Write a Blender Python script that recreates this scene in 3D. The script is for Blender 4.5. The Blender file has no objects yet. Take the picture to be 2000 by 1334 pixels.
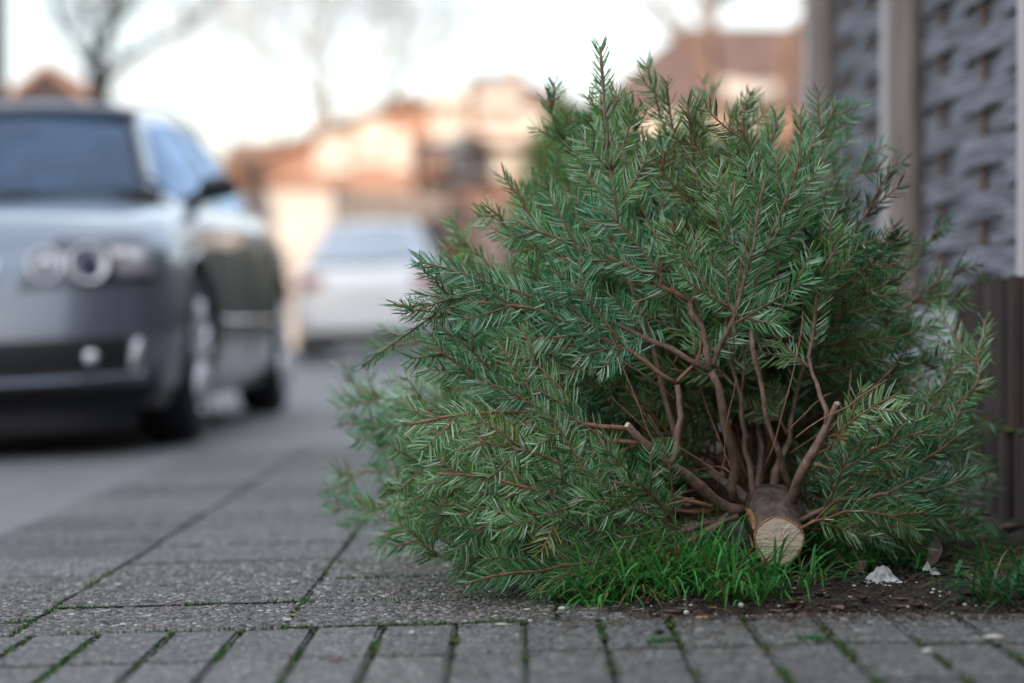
import bpy, bmesh, math, random
import numpy as np
from mathutils import Vector, Matrix, Euler

random.seed(7)
rng = np.random.default_rng(7)
R = math.radians
scene = bpy.context.scene
COL = scene.collection

# ------------------------------------------------------------------ camera
FPX = 4722.0            # 85 mm lens on a 36 mm wide frame, 2000 px wide
CAMH = 0.43
HY, VX = 622.0, 1010.0  # horizon row and street vanishing column
cam_data = bpy.data.cameras.new('camera')
cam = bpy.data.objects.new('camera', cam_data)
COL.objects.link(cam)
cam.location = (0, 0, CAMH)
cam.rotation_euler = (R(90) - math.atan((667 - HY) / FPX), 0, math.atan((VX - 1000) / FPX))
cam_data.lens = 85.0
cam_data.sensor_width = 36.0
cam_data.clip_start = 0.05
cam_data.clip_end = 2000
cam_data.dof.use_dof = True
cam_data.dof.focus_distance = 3.78
cam_data.dof.aperture_fstop = 1.8
cam_data.dof.aperture_blades = 0
scene.camera = cam

# ------------------------------------------------------------------ sky and sun
SUN_EL, SUN_AZ = R(9.0), R(200.6)
world = bpy.data.worlds.new('World')
scene.world = world
world.use_nodes = True
wn, wl = world.node_tree.nodes, world.node_tree.links
wn.clear()
w_out = wn.new('ShaderNodeOutputWorld')
w_bg = wn.new('ShaderNodeBackground')
w_sky = wn.new('ShaderNodeTexSky')
w_sky.sky_type = 'NISHITA'
w_sky.sun_disc = False
w_sky.sun_elevation = SUN_EL
w_sky.sun_rotation = SUN_AZ
w_sky.air_density = 1.0
w_sky.dust_density = 1.2
w_sky.ozone_density = 1.0
# a thin broken veil of high cloud over the blue
w_tc = wn.new('ShaderNodeTexCoord')
w_mp = wn.new('ShaderNodeMapping'); w_mp.inputs['Scale'].default_value = (1, 1, 3)
w_no = wn.new('ShaderNodeTexNoise'); w_no.inputs['Scale'].default_value = 2.2; w_no.inputs['Detail'].default_value = 4
w_cr = wn.new('ShaderNodeMapRange')
w_cr.inputs['From Min'].default_value = 0.35; w_cr.inputs['From Max'].default_value = 0.65
w_cr.inputs['To Min'].default_value = 0.72; w_cr.inputs['To Max'].default_value = 0.93
w_mx = wn.new('ShaderNodeMix'); w_mx.data_type = 'RGBA'
w_mx.inputs['B'].default_value = (1.86, 1.93, 2.04, 1)
wl.new(w_tc.outputs['Generated'], w_mp.inputs['Vector']); wl.new(w_mp.outputs['Vector'], w_no.inputs['Vector'])
w_sx = wn.new('ShaderNodeSeparateXYZ'); wl.new(w_tc.outputs['Generated'], w_sx.inputs['Vector'])
w_el = wn.new('ShaderNodeMapRange')      # the veil thins out overhead
w_el.inputs['From Min'].default_value = 0.15; w_el.inputs['From Max'].default_value = 0.6
w_el.inputs['To Min'].default_value = 1.0; w_el.inputs['To Max'].default_value = 0.75
wl.new(w_sx.outputs['Z'], w_el.inputs['Value'])
w_mu = wn.new('ShaderNodeMath'); w_mu.operation = 'MULTIPLY'
wl.new(w_no.outputs['Fac'], w_cr.inputs['Value']); wl.new(w_cr.outputs['Result'], w_mu.inputs[0]); wl.new(w_el.outputs['Result'], w_mu.inputs[1])
wl.new(w_mu.outputs['Value'], w_mx.inputs['Factor'])
w_br = wn.new('ShaderNodeMapRange')      # overcast skies are brightest overhead
w_br.inputs['From Min'].default_value = 0.0; w_br.inputs['From Max'].default_value = 1.0
w_br.inputs['To Min'].default_value = 0.92; w_br.inputs['To Max'].default_value = 2.1
wl.new(w_sx.outputs['Z'], w_br.inputs['Value'])
w_vc = wn.new('ShaderNodeVectorMath'); w_vc.operation = 'SCALE'; w_vc.inputs[0].default_value = (1.78, 1.90, 2.04)
wl.new(w_br.outputs['Result'], w_vc.inputs['Scale']); wl.new(w_vc.outputs['Vector'], w_mx.inputs['B'])
wl.new(w_sky.outputs['Color'], w_mx.inputs['A']); wl.new(w_mx.outputs['Result'], w_bg.inputs['Color'])
wl.new(w_bg.outputs['Background'], w_out.inputs['Surface'])
w_bg.inputs['Strength'].default_value = 0.15

sun_data = bpy.data.lights.new('sun', 'SUN')
sun_data.energy = 2.0
sun_data.angle = R(0.5)
sun_data.color = (1.0, 0.80, 0.60)
sun = bpy.data.objects.new('sun', sun_data)
COL.objects.link(sun)
SDIR = Vector((math.sin(SUN_AZ) * math.cos(SUN_EL), math.cos(SUN_AZ) * math.cos(SUN_EL), math.sin(SUN_EL)))
sun.rotation_euler = SDIR.to_track_quat('Z', 'Y').to_euler()
sun.location = (-10, -20, 30)

scene.view_settings.view_transform = 'Standard'
scene.view_settings.look = 'None'
scene.view_settings.gamma = 1.0
scene.view_settings.use_curve_mapping = False
scene.view_settings.exposure = 2.15
scene.render.engine = 'CYCLES'
scene.cycles.use_denoising = True
scene.cycles.max_bounces = 6
scene.cycles.transparent_max_bounces = 8
scene.cycles.sample_clamp_indirect = 6

# ------------------------------------------------------------------ helpers
SLOPE = 0.03
def gz(x):
    """height of the paved ground: it falls gently from the garden edge to the street"""
    return SLOPE * (max(min(x, 0.4), -5.0) - 0.4)

def at(px, py, Y):
    return Vector(((px - VX) / FPX * Y, Y, CAMH + (HY - py) / FPX * Y))

def ground_at(px, py):
    Y = 4.0
    for _ in range(30):
        x = (px - VX) / FPX * Y
        Y = FPX * (CAMH - gz(x)) / (py - HY)
    return Vector(((px - VX) / FPX * Y, Y, gz((px - VX) / FPX * Y)))

def tag(o, label=None, cat=None, group=None, kind=None):
    if label: o['label'] = label
    if cat: o['category'] = cat
    if group: o['group'] = group
    if kind: o['kind'] = kind
    return o

def empty(name, loc=(0, 0, 0), label=None, cat=None, group=None, rot=(0, 0, 0)):
    o = bpy.data.objects.new(name, None)
    COL.objects.link(o)
    o.location = loc
    o.rotation_euler = rot
    o.empty_display_size = 0.1
    return tag(o, label, cat, group)

def mesh_from(name, verts, faces, mat=None, smooth=False):
    me = bpy.data.meshes.new(name)
    me.from_pydata([tuple(v) for v in verts], [], [tuple(f) for f in faces])
    if mat: me.materials.append(mat)
    if smooth: me.shade_smooth()
    me.update()
    return me

def link(name, me, parent=None):
    o = bpy.data.objects.new(name, me)
    COL.objects.link(o)
    if parent: o.parent = parent
    return o

class MB:
    def __init__(self): self.v = []; self.f = []
    def add(self, vs, fs):
        n = len(self.v)
        self.v.extend([tuple(p) for p in vs])
        self.f.extend([tuple(i + n for i in f) for f in fs])
        return self
    def box(self, x0, x1, y0, y1, z0, z1):
        vs = [(x0,y0,z0),(x1,y0,z0),(x1,y1,z0),(x0,y1,z0),(x0,y0,z1),(x1,y0,z1),(x1,y1,z1),(x0,y1,z1)]
        return self.add(vs, [(0,3,2,1),(4,5,6,7),(0,1,5,4),(1,2,6,5),(2,3,7,6),(3,0,4,7)])
    def bbox(self, x0, x1, y0, y1, z0, z1, b=0.005):
        """box with chamfered edges on top and sides"""
        bm = bmesh.new()
        bmesh.ops.create_cube(bm, size=1)
        bmesh.ops.scale(bm, vec=(x1-x0, y1-y0, z1-z0), verts=bm.verts)
        bmesh.ops.translate(bm, vec=((x0+x1)/2, (y0+y1)/2, (z0+z1)/2), verts=bm.verts)
        bmesh.ops.bevel(bm, geom=bm.edges[:], offset=b, segments=1, affect='EDGES')
        bm.verts.index_update()
        self.add([v.co[:] for v in bm.verts], [[v.index for v in f.verts] for f in bm.faces])
        bm.free()
        return self
    def tube(self, pts, radii, k=6, cap=True):
        pts = [Vector(p) for p in pts]
        n = len(pts)
        if n < 2: return self
        vs, fs = [], []
        T = (pts[1] - pts[0]).normalized()
        ref = Vector((0, 0, 1)) if abs(T.z) < 0.9 else Vector((1, 0, 0))
        N = T.cross(ref).normalized()
        for i in range(n):
            if i == 0: T = pts[1] - pts[0]
            elif i == n - 1: T = pts[-1] - pts[-2]
            else: T = pts[i + 1] - pts[i - 1]
            if T.length < 1e-9: T = Vector((0, 0, 1))
            T.normalize()
            N = (N - T * N.dot(T))
            if N.length < 1e-6: N = T.orthogonal()
            N.normalize()
            B = T.cross(N)
            for j in range(k):
                a = 2 * math.pi * j / k
                vs.append(pts[i] + (N * math.cos(a) + B * math.sin(a)) * radii[i])
        for i in range(n - 1):
            for j in range(k):
                a, b = i * k + j, i * k + (j + 1) % k
                fs.append((a, b, b + k, a + k))
        if cap:
            fs.append(tuple(range(k - 1, -1, -1)))
            fs.append(tuple((n - 1) * k + j for j in range(k)))
        return self.add(vs, fs)
    def prism(self, poly, axis, a, b):
        """poly of 2-d points extruded along axis ('x','y','z') from a to b"""
        n = len(poly)
        def P(p, t):
            return {'x': (t, p[0], p[1]), 'y': (p[0], t, p[1]), 'z': (p[0], p[1], t)}[axis]
        vs = [P(p, a) for p in poly] + [P(p, b) for p in poly]
        fs = [tuple(range(n - 1, -1, -1)), tuple(range(n, 2 * n))]
        fs += [(i, (i + 1) % n, (i + 1) % n + n, i + n) for i in range(n)]
        return self.add(vs, fs)
    def sphere(self, c, r, seg=12, rings=8, sc=(1, 1, 1)):
        vs, fs = [], []
        for i in range(rings + 1):
            th = math.pi * i / rings
            for j in range(seg):
                ph = 2 * math.pi * j / seg
                vs.append((c[0] + r*sc[0]*math.sin(th)*math.cos(ph), c[1] + r*sc[1]*math.sin(th)*math.sin(ph), c[2] + r*sc[2]*math.cos(th)))
        for i in range(rings):
            for j in range(seg):
                a, b = i*seg + j, i*seg + (j+1) % seg
                fs.append((a, a + seg, b + seg, b))
        return self.add(vs, fs)
    def obj(self, name, mat=None, parent=None, smooth=False, fix=True):
        me = mesh_from(name, self.v, self.f, mat, smooth)
        if fix:
            bm = bmesh.new(); bm.from_mesh(me)
            bmesh.ops.remove_doubles(bm, verts=bm.verts, dist=1e-6)
            bmesh.ops.recalc_face_normals(bm, faces=bm.faces)
            bm.to_mesh(me); bm.free()
        return link(name, me, parent)

def smooth_path(pts, n):
    """Catmull-Rom through the points, n samples"""
    P = [np.array(p, float) for p in pts]
    if len(P) == 2:
        return [P[0] + (P[1] - P[0]) * t for t in np.linspace(0, 1, n)]
    P = [2 * P[0] - P[1]] + P + [2 * P[-1] - P[-2]]
    out = []
    segs = len(P) - 3
    for t in np.linspace(0, segs - 1e-6, n):
        i = int(t); u = t - i
        a, b, c, d = P[i], P[i+1], P[i+2], P[i+3]
        out.append(0.5 * ((2*b) + (-a + c)*u + (2*a - 5*b + 4*c - d)*u*u + (-a + 3*b - 3*c + d)*u**3))
    return out

# ------------------------------------------------------------------ materials
def mat(name, color=(0.5, 0.5, 0.5), rough=0.6, metallic=0.0, spec=0.5, coat=0.0, var=None, scale=5.0,
        detail=4.0, bump=0.0, bscale=None, stretch=(1, 1, 1), coord='Object', sheen=0, trans=0.0, ior=1.45):
    m = bpy.data.materials.new(name)
    m.use_nodes = True
    nt = m.node_tree; N = nt.nodes; L = nt.links
    b = N['Principled BSDF']
    b.inputs['Base Color'].default_value = (*color, 1)
    b.inputs['Roughness'].default_value = rough
    b.inputs['Metallic'].default_value = metallic
    b.inputs['Specular IOR Level'].default_value = spec
    b.inputs['Coat Weight'].default_value = coat
    b.inputs['Coat Roughness'].default_value = 0.04
    b.inputs['Transmission Weight'].default_value = trans
    b.inputs['IOR'].default_value = ior
    tc = N.new('ShaderNodeTexCoord'); mp = N.new('ShaderNodeMapping')
    mp.inputs['Scale'].default_value = stretch
    L.new(tc.outputs[coord], mp.inputs['Vector'])
    if var is not None:
        no = N.new('ShaderNodeTexNoise'); no.inputs['Scale'].default_value = scale; no.inputs['Detail'].default_value = detail
        cr = N.new('ShaderNodeValToRGB')
        cr.color_ramp.elements[0].position = 0.35; cr.color_ramp.elements[1].position = 0.68
        cr.color_ramp.elements[0].color = (*color, 1); cr.color_ramp.elements[1].color = (*var, 1)
        L.new(mp.outputs['Vector'], no.inputs['Vector']); L.new(no.outputs['Fac'], cr.inputs['Fac'])
        L.new(cr.outputs['Color'], b.inputs['Base Color'])
    if bump > 0:
        n2 = N.new('ShaderNodeTexNoise'); n2.inputs['Scale'].default_value = bscale or scale * 3; n2.inputs['Detail'].default_value = 6
        bp = N.new('ShaderNodeBump'); bp.inputs['Strength'].default_value = 1.0; bp.inputs['Distance'].default_value = bump
        L.new(mp.outputs['Vector'], n2.inputs['Vector']); L.new(n2.outputs['Fac'], bp.inputs['Height'])
        L.new(bp.outputs['Normal'], b.inputs['Normal'])
    return m

def aggregate_mat(name, cols, scale, bump, dirt=(0.035, 0.033, 0.028), moss=True, per_obj=0.25, mortar=0.10):
    """washed concrete with small stones of many greys set in dark cement"""
    m = bpy.data.materials.new(name); m.use_nodes = True
    N = m.node_tree.nodes; L = m.node_tree.links; b = N['Principled BSDF']
    b.inputs['Roughness'].default_value = 0.7
    geo = N.new('ShaderNodeNewGeometry')
    vo = N.new('ShaderNodeTexVoronoi'); vo.inputs['Scale'].default_value = scale; vo.inputs['Randomness'].default_value = 1
    L.new(geo.outputs['Position'], vo.inputs['Vector'])
    sep = N.new('ShaderNodeSeparateColor'); L.new(vo.outputs['Color'], sep.inputs['Color'])
    cr = N.new('ShaderNodeValToRGB'); cr.color_ramp.interpolation = 'LINEAR'
    e = cr.color_ramp.elements
    e[0].position = 0; e[0].color = (*cols[0], 1); e[1].position = 1; e[1].color = (*cols[-1], 1)
    for i, c in enumerate(cols[1:-1]):
        x = e.new((i + 1) / (len(cols) - 1)); x.color = (*c, 1)
    L.new(sep.outputs['Red'], cr.inputs['Fac'])
    # cement shows between the stones
    mr = N.new('ShaderNodeMapRange'); mr.inputs['From Min'].default_value = 0.34; mr.inputs['From Max'].default_value = 0.62
    mr.inputs['To Min'].default_value = 1.0; mr.inputs['To Max'].default_value = 0.0
    L.new(vo.outputs['Distance'], mr.inputs['Value'])
    mx = N.new('ShaderNodeMix'); mx.data_type = 'RGBA'; mx.inputs['A'].default_value = (mortar, mortar*0.97, mortar*0.92, 1)
    L.new(mr.outputs['Result'], mx.inputs['Factor']); L.new(cr.outputs['Color'], mx.inputs['B'])
    # blotches of dirt and algae
    n1 = N.new('ShaderNodeTexNoise'); n1.inputs['Scale'].default_value = 3.4; n1.inputs['Detail'].default_value = 8; n1.inputs['Roughness'].default_value = 0.65
    L.new(geo.outputs['Position'], n1.inputs['Vector'])
    r1 = N.new('ShaderNodeMapRange'); r1.inputs['From Min'].default_value = 0.46; r1.inputs['From Max'].default_value = 0.72; r1.inputs['To Max'].default_value = 0.7
    L.new(n1.outputs['Fac'], r1.inputs['Value'])
    m2 = N.new('ShaderNodeMix'); m2.data_type = 'RGBA'; m2.inputs['B'].default_value = (*dirt, 1)
    L.new(r1.outputs['Result'], m2.inputs['Factor']); L.new(mx.outputs['Result'], m2.inputs['A'])
    oi = N.new('ShaderNodeObjectInfo'); hs = N.new('ShaderNodeHueSaturation')
    r2 = N.new('ShaderNodeMapRange'); r2.inputs['To Min'].default_value = 1 - per_obj; r2.inputs['To Max'].default_value = 1 + per_obj
    L.new(oi.outputs['Random'], r2.inputs['Value']); L.new(r2.outputs['Result'], hs.inputs['Value']); L.new(m2.outputs['Result'], hs.inputs['Color'])
    L.new(hs.outputs['Color'], b.inputs['Base Color'])
    n3 = N.new('ShaderNodeTexNoise'); n3.inputs['Scale'].default_value = 60; n3.inputs['Detail'].default_value = 5
    L.new(geo.outputs['Position'], n3.inputs['Vector'])
    ad = N.new('ShaderNodeMath'); ad.operation = 'MULTIPLY_ADD'; ad.inputs[1].default_value = -1.0
    L.new(vo.outputs['Distance'], ad.inputs[0]); L.new(n3.outputs['Fac'], ad.inputs[2])
    bp = N.new('ShaderNodeBump'); bp.inputs['Distance'].default_value = bump; bp.inputs['Strength'].default_value = 1
    L.new(ad.outputs['Value'], bp.inputs['Height']); L.new(bp.outputs['Normal'], b.inputs['Normal'])
    return m

def attr_mat(name, rough=0.45, spec=0.4, trans=0.0, vary=0.0):
    """colour per leaf from the mesh attribute 'tint'"""
    m = bpy.data.materials.new(name); m.use_nodes = True
    N = m.node_tree.nodes; L = m.node_tree.links; b = N['Principled BSDF']
    a = N.new('ShaderNodeAttribute'); a.attribute_name = 'tint'
    L.new(a.outputs['Color'], b.inputs['Base Color'])
    b.inputs['Roughness'].default_value = rough
    b.inputs['Specular IOR Level'].default_value = spec
    if trans:
        tr = N.new('ShaderNodeBsdfTranslucent'); mx = N.new('ShaderNodeMixShader'); mx.inputs[0].default_value = trans
        L.new(a.outputs['Color'], tr.inputs['Color']); L.new(b.outputs[0], mx.inputs[1]); L.new(tr.outputs[0], mx.inputs[2])
        L.new(mx.outputs[0], N['Material Output'].inputs['Surface'])
    return m

M = {}
M['stone'] = attr_mat('set_stone', 0.6, 0.4)
M['slab'] = aggregate_mat('washed_concrete_slab', [(0.035,0.034,0.034),(0.09,0.083,0.076),(0.20,0.19,0.175),(0.13,0.11,0.095),(0.30,0.285,0.265),(0.42,0.41,0.40)], 120, 0.0060, mortar=0.024)
M['brick'] = aggregate_mat('washed_concrete_brick', [(0.05,0.048,0.048),(0.12,0.11,0.105),(0.21,0.20,0.19),(0.16,0.145,0.13),(0.29,0.275,0.26),(0.40,0.385,0.37)], 150, 0.0035, per_obj=0.25, mortar=0.07)
M['asphalt'] = aggregate_mat('asphalt', [(0.10,0.10,0.115),(0.13,0.13,0.15),(0.16,0.16,0.18),(0.19,0.19,0.21)], 120, 0.0006, per_obj=0.0, dirt=(0.06,0.06,0.06), mortar=0.11)
M['footpath_far'] = aggregate_mat('worn_footpath', [(0.12,0.12,0.12),(0.19,0.185,0.18),(0.22,0.215,0.21),(0.28,0.275,0.27)], 150, 0.0006, per_obj=0.0, mortar=0.11)
M['joint'] = mat('joint_soil', (0.018,0.016,0.012), 0.95, var=(0.03,0.05,0.012), scale=14, bump=0.004, bscale=120)
M['soil'] = mat('garden_soil', (0.012,0.009,0.007), 0.95, var=(0.045,0.030,0.022), scale=28, bump=0.006, bscale=140)
M['lawn'] = mat('far_ground', (0.035,0.055,0.02), 0.95, var=(0.07,0.07,0.04), scale=0.7)
M['bark'] = mat('fir_bark', (0.17,0.105,0.080), 0.75, var=(0.34,0.22,0.165), scale=60, bump=0.0025, bscale=350)
M['trunk_bark'] = mat('fir_trunk_bark', (0.075,0.055,0.045), 0.6, var=(0.23,0.165,0.13), scale=45, detail=10, bump=0.006, bscale=90, stretch=(1,1,0.6))
M['needle'] = attr_mat('fir_needle', 0.34, 0.55, 0.12)
M['leaf'] = attr_mat('leaf_blade', 0.45, 0.35, 0.3)
M['twig'] = mat('young_twig', (0.22,0.105,0.065), 0.7, var=(0.36,0.19,0.125), scale=80, bump=0.0006, bscale=500)
M['scar'] = mat('torn_orange_bark', (0.36,0.13,0.06), 0.7, var=(0.50,0.26,0.14), scale=70, bump=0.001, bscale=300)
M['chrome'] = mat('chrome', (0.75,0.75,0.78), 0.12, 1.0)
M['alloy'] = mat('alloy_wheel', (0.72,0.70,0.74), 0.42, 0.5)
M['tyre'] = mat('tyre_rubber', (0.018,0.018,0.02), 0.8, bump=0.001, bscale=60)
M['black'] = mat('black_plastic', (0.012,0.012,0.014), 0.6)
M['clear_glass'] = bpy.data.materials.new('car_glass'); M['clear_glass'].use_nodes = True
_n = M['clear_glass'].node_tree.nodes; _l = M['clear_glass'].node_tree.links; _n.remove(_n['Principled BSDF'])
_t = _n.new('ShaderNodeBsdfTransparent'); _t.inputs['Color'].default_value = (0.42, 0.50, 0.56, 1)
_g = _n.new('ShaderNodeBsdfGlossy'); _g.inputs['Roughness'].default_value = 0.03; _g.inputs['Color'].default_value = (0.55, 0.72, 1, 1)
_f = _n.new('ShaderNodeFresnel'); _f.inputs['IOR'].default_value = 1.55; _m = _n.new('ShaderNodeMixShader')
_l.new(_f.outputs[0], _m.inputs[0]); _l.new(_t.outputs[0], _m.inputs[1]); _l.new(_g.outputs[0], _m.inputs[2]); _l.new(_m.outputs[0], _n['Material Output'].inputs['Surface'])
M['seat'] = mat('dark_seat_cloth', (0.03,0.035,0.05), 0.8)
M['glass'] = mat('tinted_glass', (0.010,0.024,0.075), 0.03, 0.0, 0.5, coat=0.0)
M['rear_glass'] = mat('sky_bright_rear_glass', (0.30,0.32,0.36), 0.08, 0.85, 0.8, coat=1.0)
M['reflector'] = mat('lamp_reflector', (0.66,0.66,0.70), 0.30, 0.6, 0.6, coat=1.0)
M['silver'] = mat('silver_paint', (0.155,0.175,0.215), 0.33, 0.6, 0.5, coat=0.8)
M['white_paint'] = mat('white_car_paint', (0.78,0.78,0.80), 0.3, 0.0, 0.5, coat=0.8)
M['lamp_red'] = mat('tail_lamp_red', (0.30,0.03,0.04), 0.15, 0.0, 0.7, coat=1)
M['plate'] = mat('number_plate', (0.75,0.75,0.72), 0.4)
# ------------------------------------------------------------------ ground
def sheet(name, xs, ys, zf, m, jitter=0):
    vs, fs = [], []
    for y in ys:
        for x in xs:
            vs.append((x, y, zf(x, y)))
    n = len(xs)
    for j in range(len(ys) - 1):
        for i in range(n - 1):
            a = j * n + i
            fs.append((a, a + 1, a + n + 1, a + n))
    o = link(name, mesh_from(name, vs, fs, m, True))
    tag(o, kind='structure')
    return o

XE = -1.14       # street edge of the footpath
sheet('terrain', [-900, -60, -5, 0.4, 8, 900], [-300, -40, 0, 40, 200, 1500], lambda x, y: gz(x) - 0.06, M['lawn'])
sheet('street', [-5.6, -5, -3, XE - 0.006], [-30, 0, 20, 60, 140], lambda x, y: gz(x) - 0.004, M['asphalt'])
sheet('footpath_bed', [XE - 0.006, 0.4, 3], [-3, 0, 3.6, 8.6], lambda x, y: gz(x) - 0.008, M['joint'])
sheet('footpath', [XE - 0.006, 0.08, 0.4, 0.94], [8.6, 12, 30, 60, 140], lambda x, y: gz(x), M['footpath_far'])
footpath = bpy.data.objects['footpath']
sheet('far_pavement', [-7.2, -5.6], [-30, 0, 60, 140], lambda x, y: gz(x) + 0.1, M['footpath_far'])

# paving slabs and the row of long bricks: every one is a piece of the footpath
near = empty('paving', (0, 0, 0)); near['kind'] = 'structure'
def paver(name, x0, x1, y0, y1, m, gap=0.0020, gy=None, t=0.05, tilt=0.0015, skew=0.0):
    mb = MB(); g = gap
    w, d = (x1 - x0) / 2 - g, (y1 - y0) / 2 - (gy or g)
    bm = bmesh.new(); bmesh.ops.create_cube(bm, size=1)
    bmesh.ops.scale(bm, vec=(2*w, 2*d, t), verts=bm.verts)
    bmesh.ops.bevel(bm, geom=[e for e in bm.edges if all(v.co.z > 0 for v in e.verts) or abs(e.verts[0].co.z - e.verts[1].co.z) > 0.01], offset=0.005, segments=2, affect='EDGES')
    for v in bm.verts:
        v.co.x += random.uniform(-1, 1) * 0.0012; v.co.y += random.uniform(-1, 1) * 0.0012
    me = bpy.data.meshes.new(name); bm.to_mesh(me); bm.free(); me.materials.append(m)
    o = link(name, me, near)
    cx, cy = (x0 + x1) / 2, (y0 + y1) / 2
    o.location = (cx, cy, gz(cx) - t / 2 + random.uniform(-1, 1) * tilt)
    o.rotation_euler = (random.uniform(-1, 1) * 0.004, -math.atan(SLOPE if cx < 0.4 else 0) + random.uniform(-1, 1) * 0.004, random.uniform(-1, 1) * 0.003 + skew)
    if 2.9 < cy < 4.45 and -1.05 < cx < 1.15: set_stones(o, w - 0.003, d - 0.003, t / 2, cy < 3.52)
    return o

STN = np.random.default_rng(99)
def set_stones(slab, hw, hd, top, fine):
    """the small stones standing proud of the washed concrete"""
    sp = 0.0062 if fine else 0.0066
    nx, ny = max(1, int(2 * hw / sp)), max(1, int(2 * hd / sp))
    gx, gy_ = np.meshgrid((np.arange(nx) + .5) / nx * 2 * hw - hw, (np.arange(ny) + .5) / ny * 2 * hd - hd)
    P = np.stack([gx.ravel(), gy_.ravel()], 1); n = len(P)
    P += STN.uniform(-.48, .48, (n, 2)) * sp
    keep = STN.random(n) < (0.72 if fine else 0.9)
    P = P[keep]; n = len(P)
    r = STN.gamma(9, 1, n) / 9 * (0.0025 if fine else 0.0030)
    h = r * STN.uniform(0.25, 0.75, n) * (0.5 if fine else 0.85)
    a0 = STN.uniform(0, 6.28, n); el = STN.uniform(1, 1.5, n)
    k = 5; ang = a0[:, None] + np.arange(k) * 2 * np.pi / k
    irr = STN.uniform(0.8, 1.2, (n, k))
    V = np.zeros((n, 2 * k + 1, 3))
    for q, (rs, hs) in enumerate(((1.0, -0.15), (0.72, 0.8))):
        V[:, q*k:(q+1)*k, 0] = P[:, :1] + np.cos(ang) * (r * rs * el)[:, None] * irr
        V[:, q*k:(q+1)*k, 1] = P[:, 1:] + np.sin(ang) * (r * rs / el)[:, None] * irr
        V[:, q*k:(q+1)*k, 2] = top + (h * hs)[:, None]
    V[:, 2*k, :2] = P; V[:, 2*k, 2] = top + h
    F4 = np.array([[j, (j+1) % k, k + (j+1) % k, k + j] for j in range(k)]); F3 = np.array([[k + j, k + (j+1) % k, 2*k] for j in range(k)])
    off = np.arange(n) * (2*k + 1)
    loops = np.concatenate([(F4[None] + off[:, None, None]).reshape(-1), (F3[None] + off[:, None, None]).reshape(-1)])
    nf4, nf3 = n * k, n * k
    me = bpy.data.meshes.new('set_stones'); me.vertices.add(n * (2*k+1)); me.vertices.foreach_set('co', V.reshape(-1).astype(np.float32))
    me.loops.add(len(loops)); me.loops.foreach_set('vertex_index', loops.astype(np.int32))
    me.polygons.add(nf4 + nf3)
    me.polygons.foreach_set('loop_start', np.concatenate([np.arange(nf4) * 4, nf4 * 4 + np.arange(nf3) * 3]).astype(np.int32))
    me.polygons.foreach_set('loop_total', np.concatenate([np.full(nf4, 4), np.full(nf3, 3)]).astype(np.int32))
    me.update(calc_edges=True)
    pal = np.array([(0.07,0.068,0.066),(0.13,0.12,0.11),(0.20,0.185,0.17),(0.19,0.155,0.13),(0.27,0.26,0.245),(0.36,0.35,0.33),(0.62,0.60,0.56)])
    c = pal[STN.choice(7, n, p=[.17,.2,.2,.12,.16,.10,.05])] * STN.uniform(.8, 1.2, (n, 1))
    c = c * np.array([.65, .63, .62])
    if fine: c = c * 0.65 + 0.035
    cc = np.ones((n, 2*k+1, 4), np.float32); cc[..., :3] = c[:, None, :]
    at_ = me.attributes.new('tint', 'FLOAT_COLOR', 'POINT'); at_.data.foreach_set('color', cc.reshape(-1))
    me.materials.append(M['stone'])
    o = link('set_stones', me, slab); o['kind'] = 'stuff'

YB = 3.52
cols = [(XE, -0.74), (-0.74, -0.34), (-0.34, 0.06)]
for ci, (a, b) in enumerate(cols):
    y = YB - (0.18 if ci in (0,) else 0.0)
    edges = [YB]
    y = YB + (0.17 if ci == 0 else 0.335 if ci == 1 else 0.31)
    while y < 8.6:
        edges.append(y); y += 0.35 if ci != 1 else 0.355
    edges.append(8.6)
    for k in range(len(edges) - 1):
        if edges[k + 1] - edges[k] < 0.03: continue
        paver('paving_slab', a, b, edges[k], edges[k + 1], M['slab'], gy=0.0008)
# half slabs running under the tree where the soil starts
for k, (x1, y0, y1) in enumerate([(0.20, YB, YB + 0.20), (0.13, 4.6, 5.0), (0.16, 5.0, 5.35), (0.2, 5.35, 5.7)]):
    paver('paving_slab', 0.06, x1, y0, y1, M['slab'])
# rows of bricks
random.seed(11)
for r_, (y0, y1) in enumerate([(3.20, 3.52), (2.88, 3.20), (2.56, 2.88), (2.24, 2.56)]):
    x = -1.02 + (0.0 if r_ % 2 == 0 else 0.0) 
    i = 0
    while x < 1.3:
        w = 0.1075 if i % 2 == 0 else 0.099
        ys = 0.02 if i % 2 == 0 and r_ == 0 else 0.0
        paver('long_paving_brick', x, x + w, y0, y1, M['brick'], gap=0.0032, tilt=0.0012)
        x += w; i += 1

# soil bed between the footpath and the garden wall
from mathutils import noise as mn
def soil_z(x, y):
    # mounded towards the wall, ragged edge over the slabs
    e_left = 0.10 + 0.06 * mn.noise(Vector((y * 3, 0, 5)))
    if y > 3.9: e_left = 0.12 + 0.05 * mn.noise(Vector((y * 2.2, 0, 2)))
    e_front = 3.535 + 0.06 * mn.noise(Vector((x * 7, 3, 1))) + 0.03 * mn.noise(Vector((x * 25, 8, 1))) - 0.12 * max(0, x - 0.5)
    d = min((x - e_left), (y - e_front))
    h = max(-1, min(1, d / 0.16))
    base = gz(x) - 0.012 + 0.022 * (h if h < 0 else math.sqrt(h)) 
    rough = 0.010 * mn.noise(Vector((x * 18, y * 18, 0))) + 0.007 * mn.noise(Vector((x * 50, y * 50, 3))) + 0.004 * mn.noise(Vector((x*120, y*120, 9)))
    rise = 0.03 * max(0, min(1, (x - 0.6) / 0.35))
    return base + rough * min(1, max(0.15, h + 0.6)) + rise
sheet('soil', list(np.linspace(-0.02, 1.35, 190)), list(np.linspace(3.36, 5.2, 210)) + list(np.linspace(5.25, 9, 30)), soil_z, M['soil'])
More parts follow.
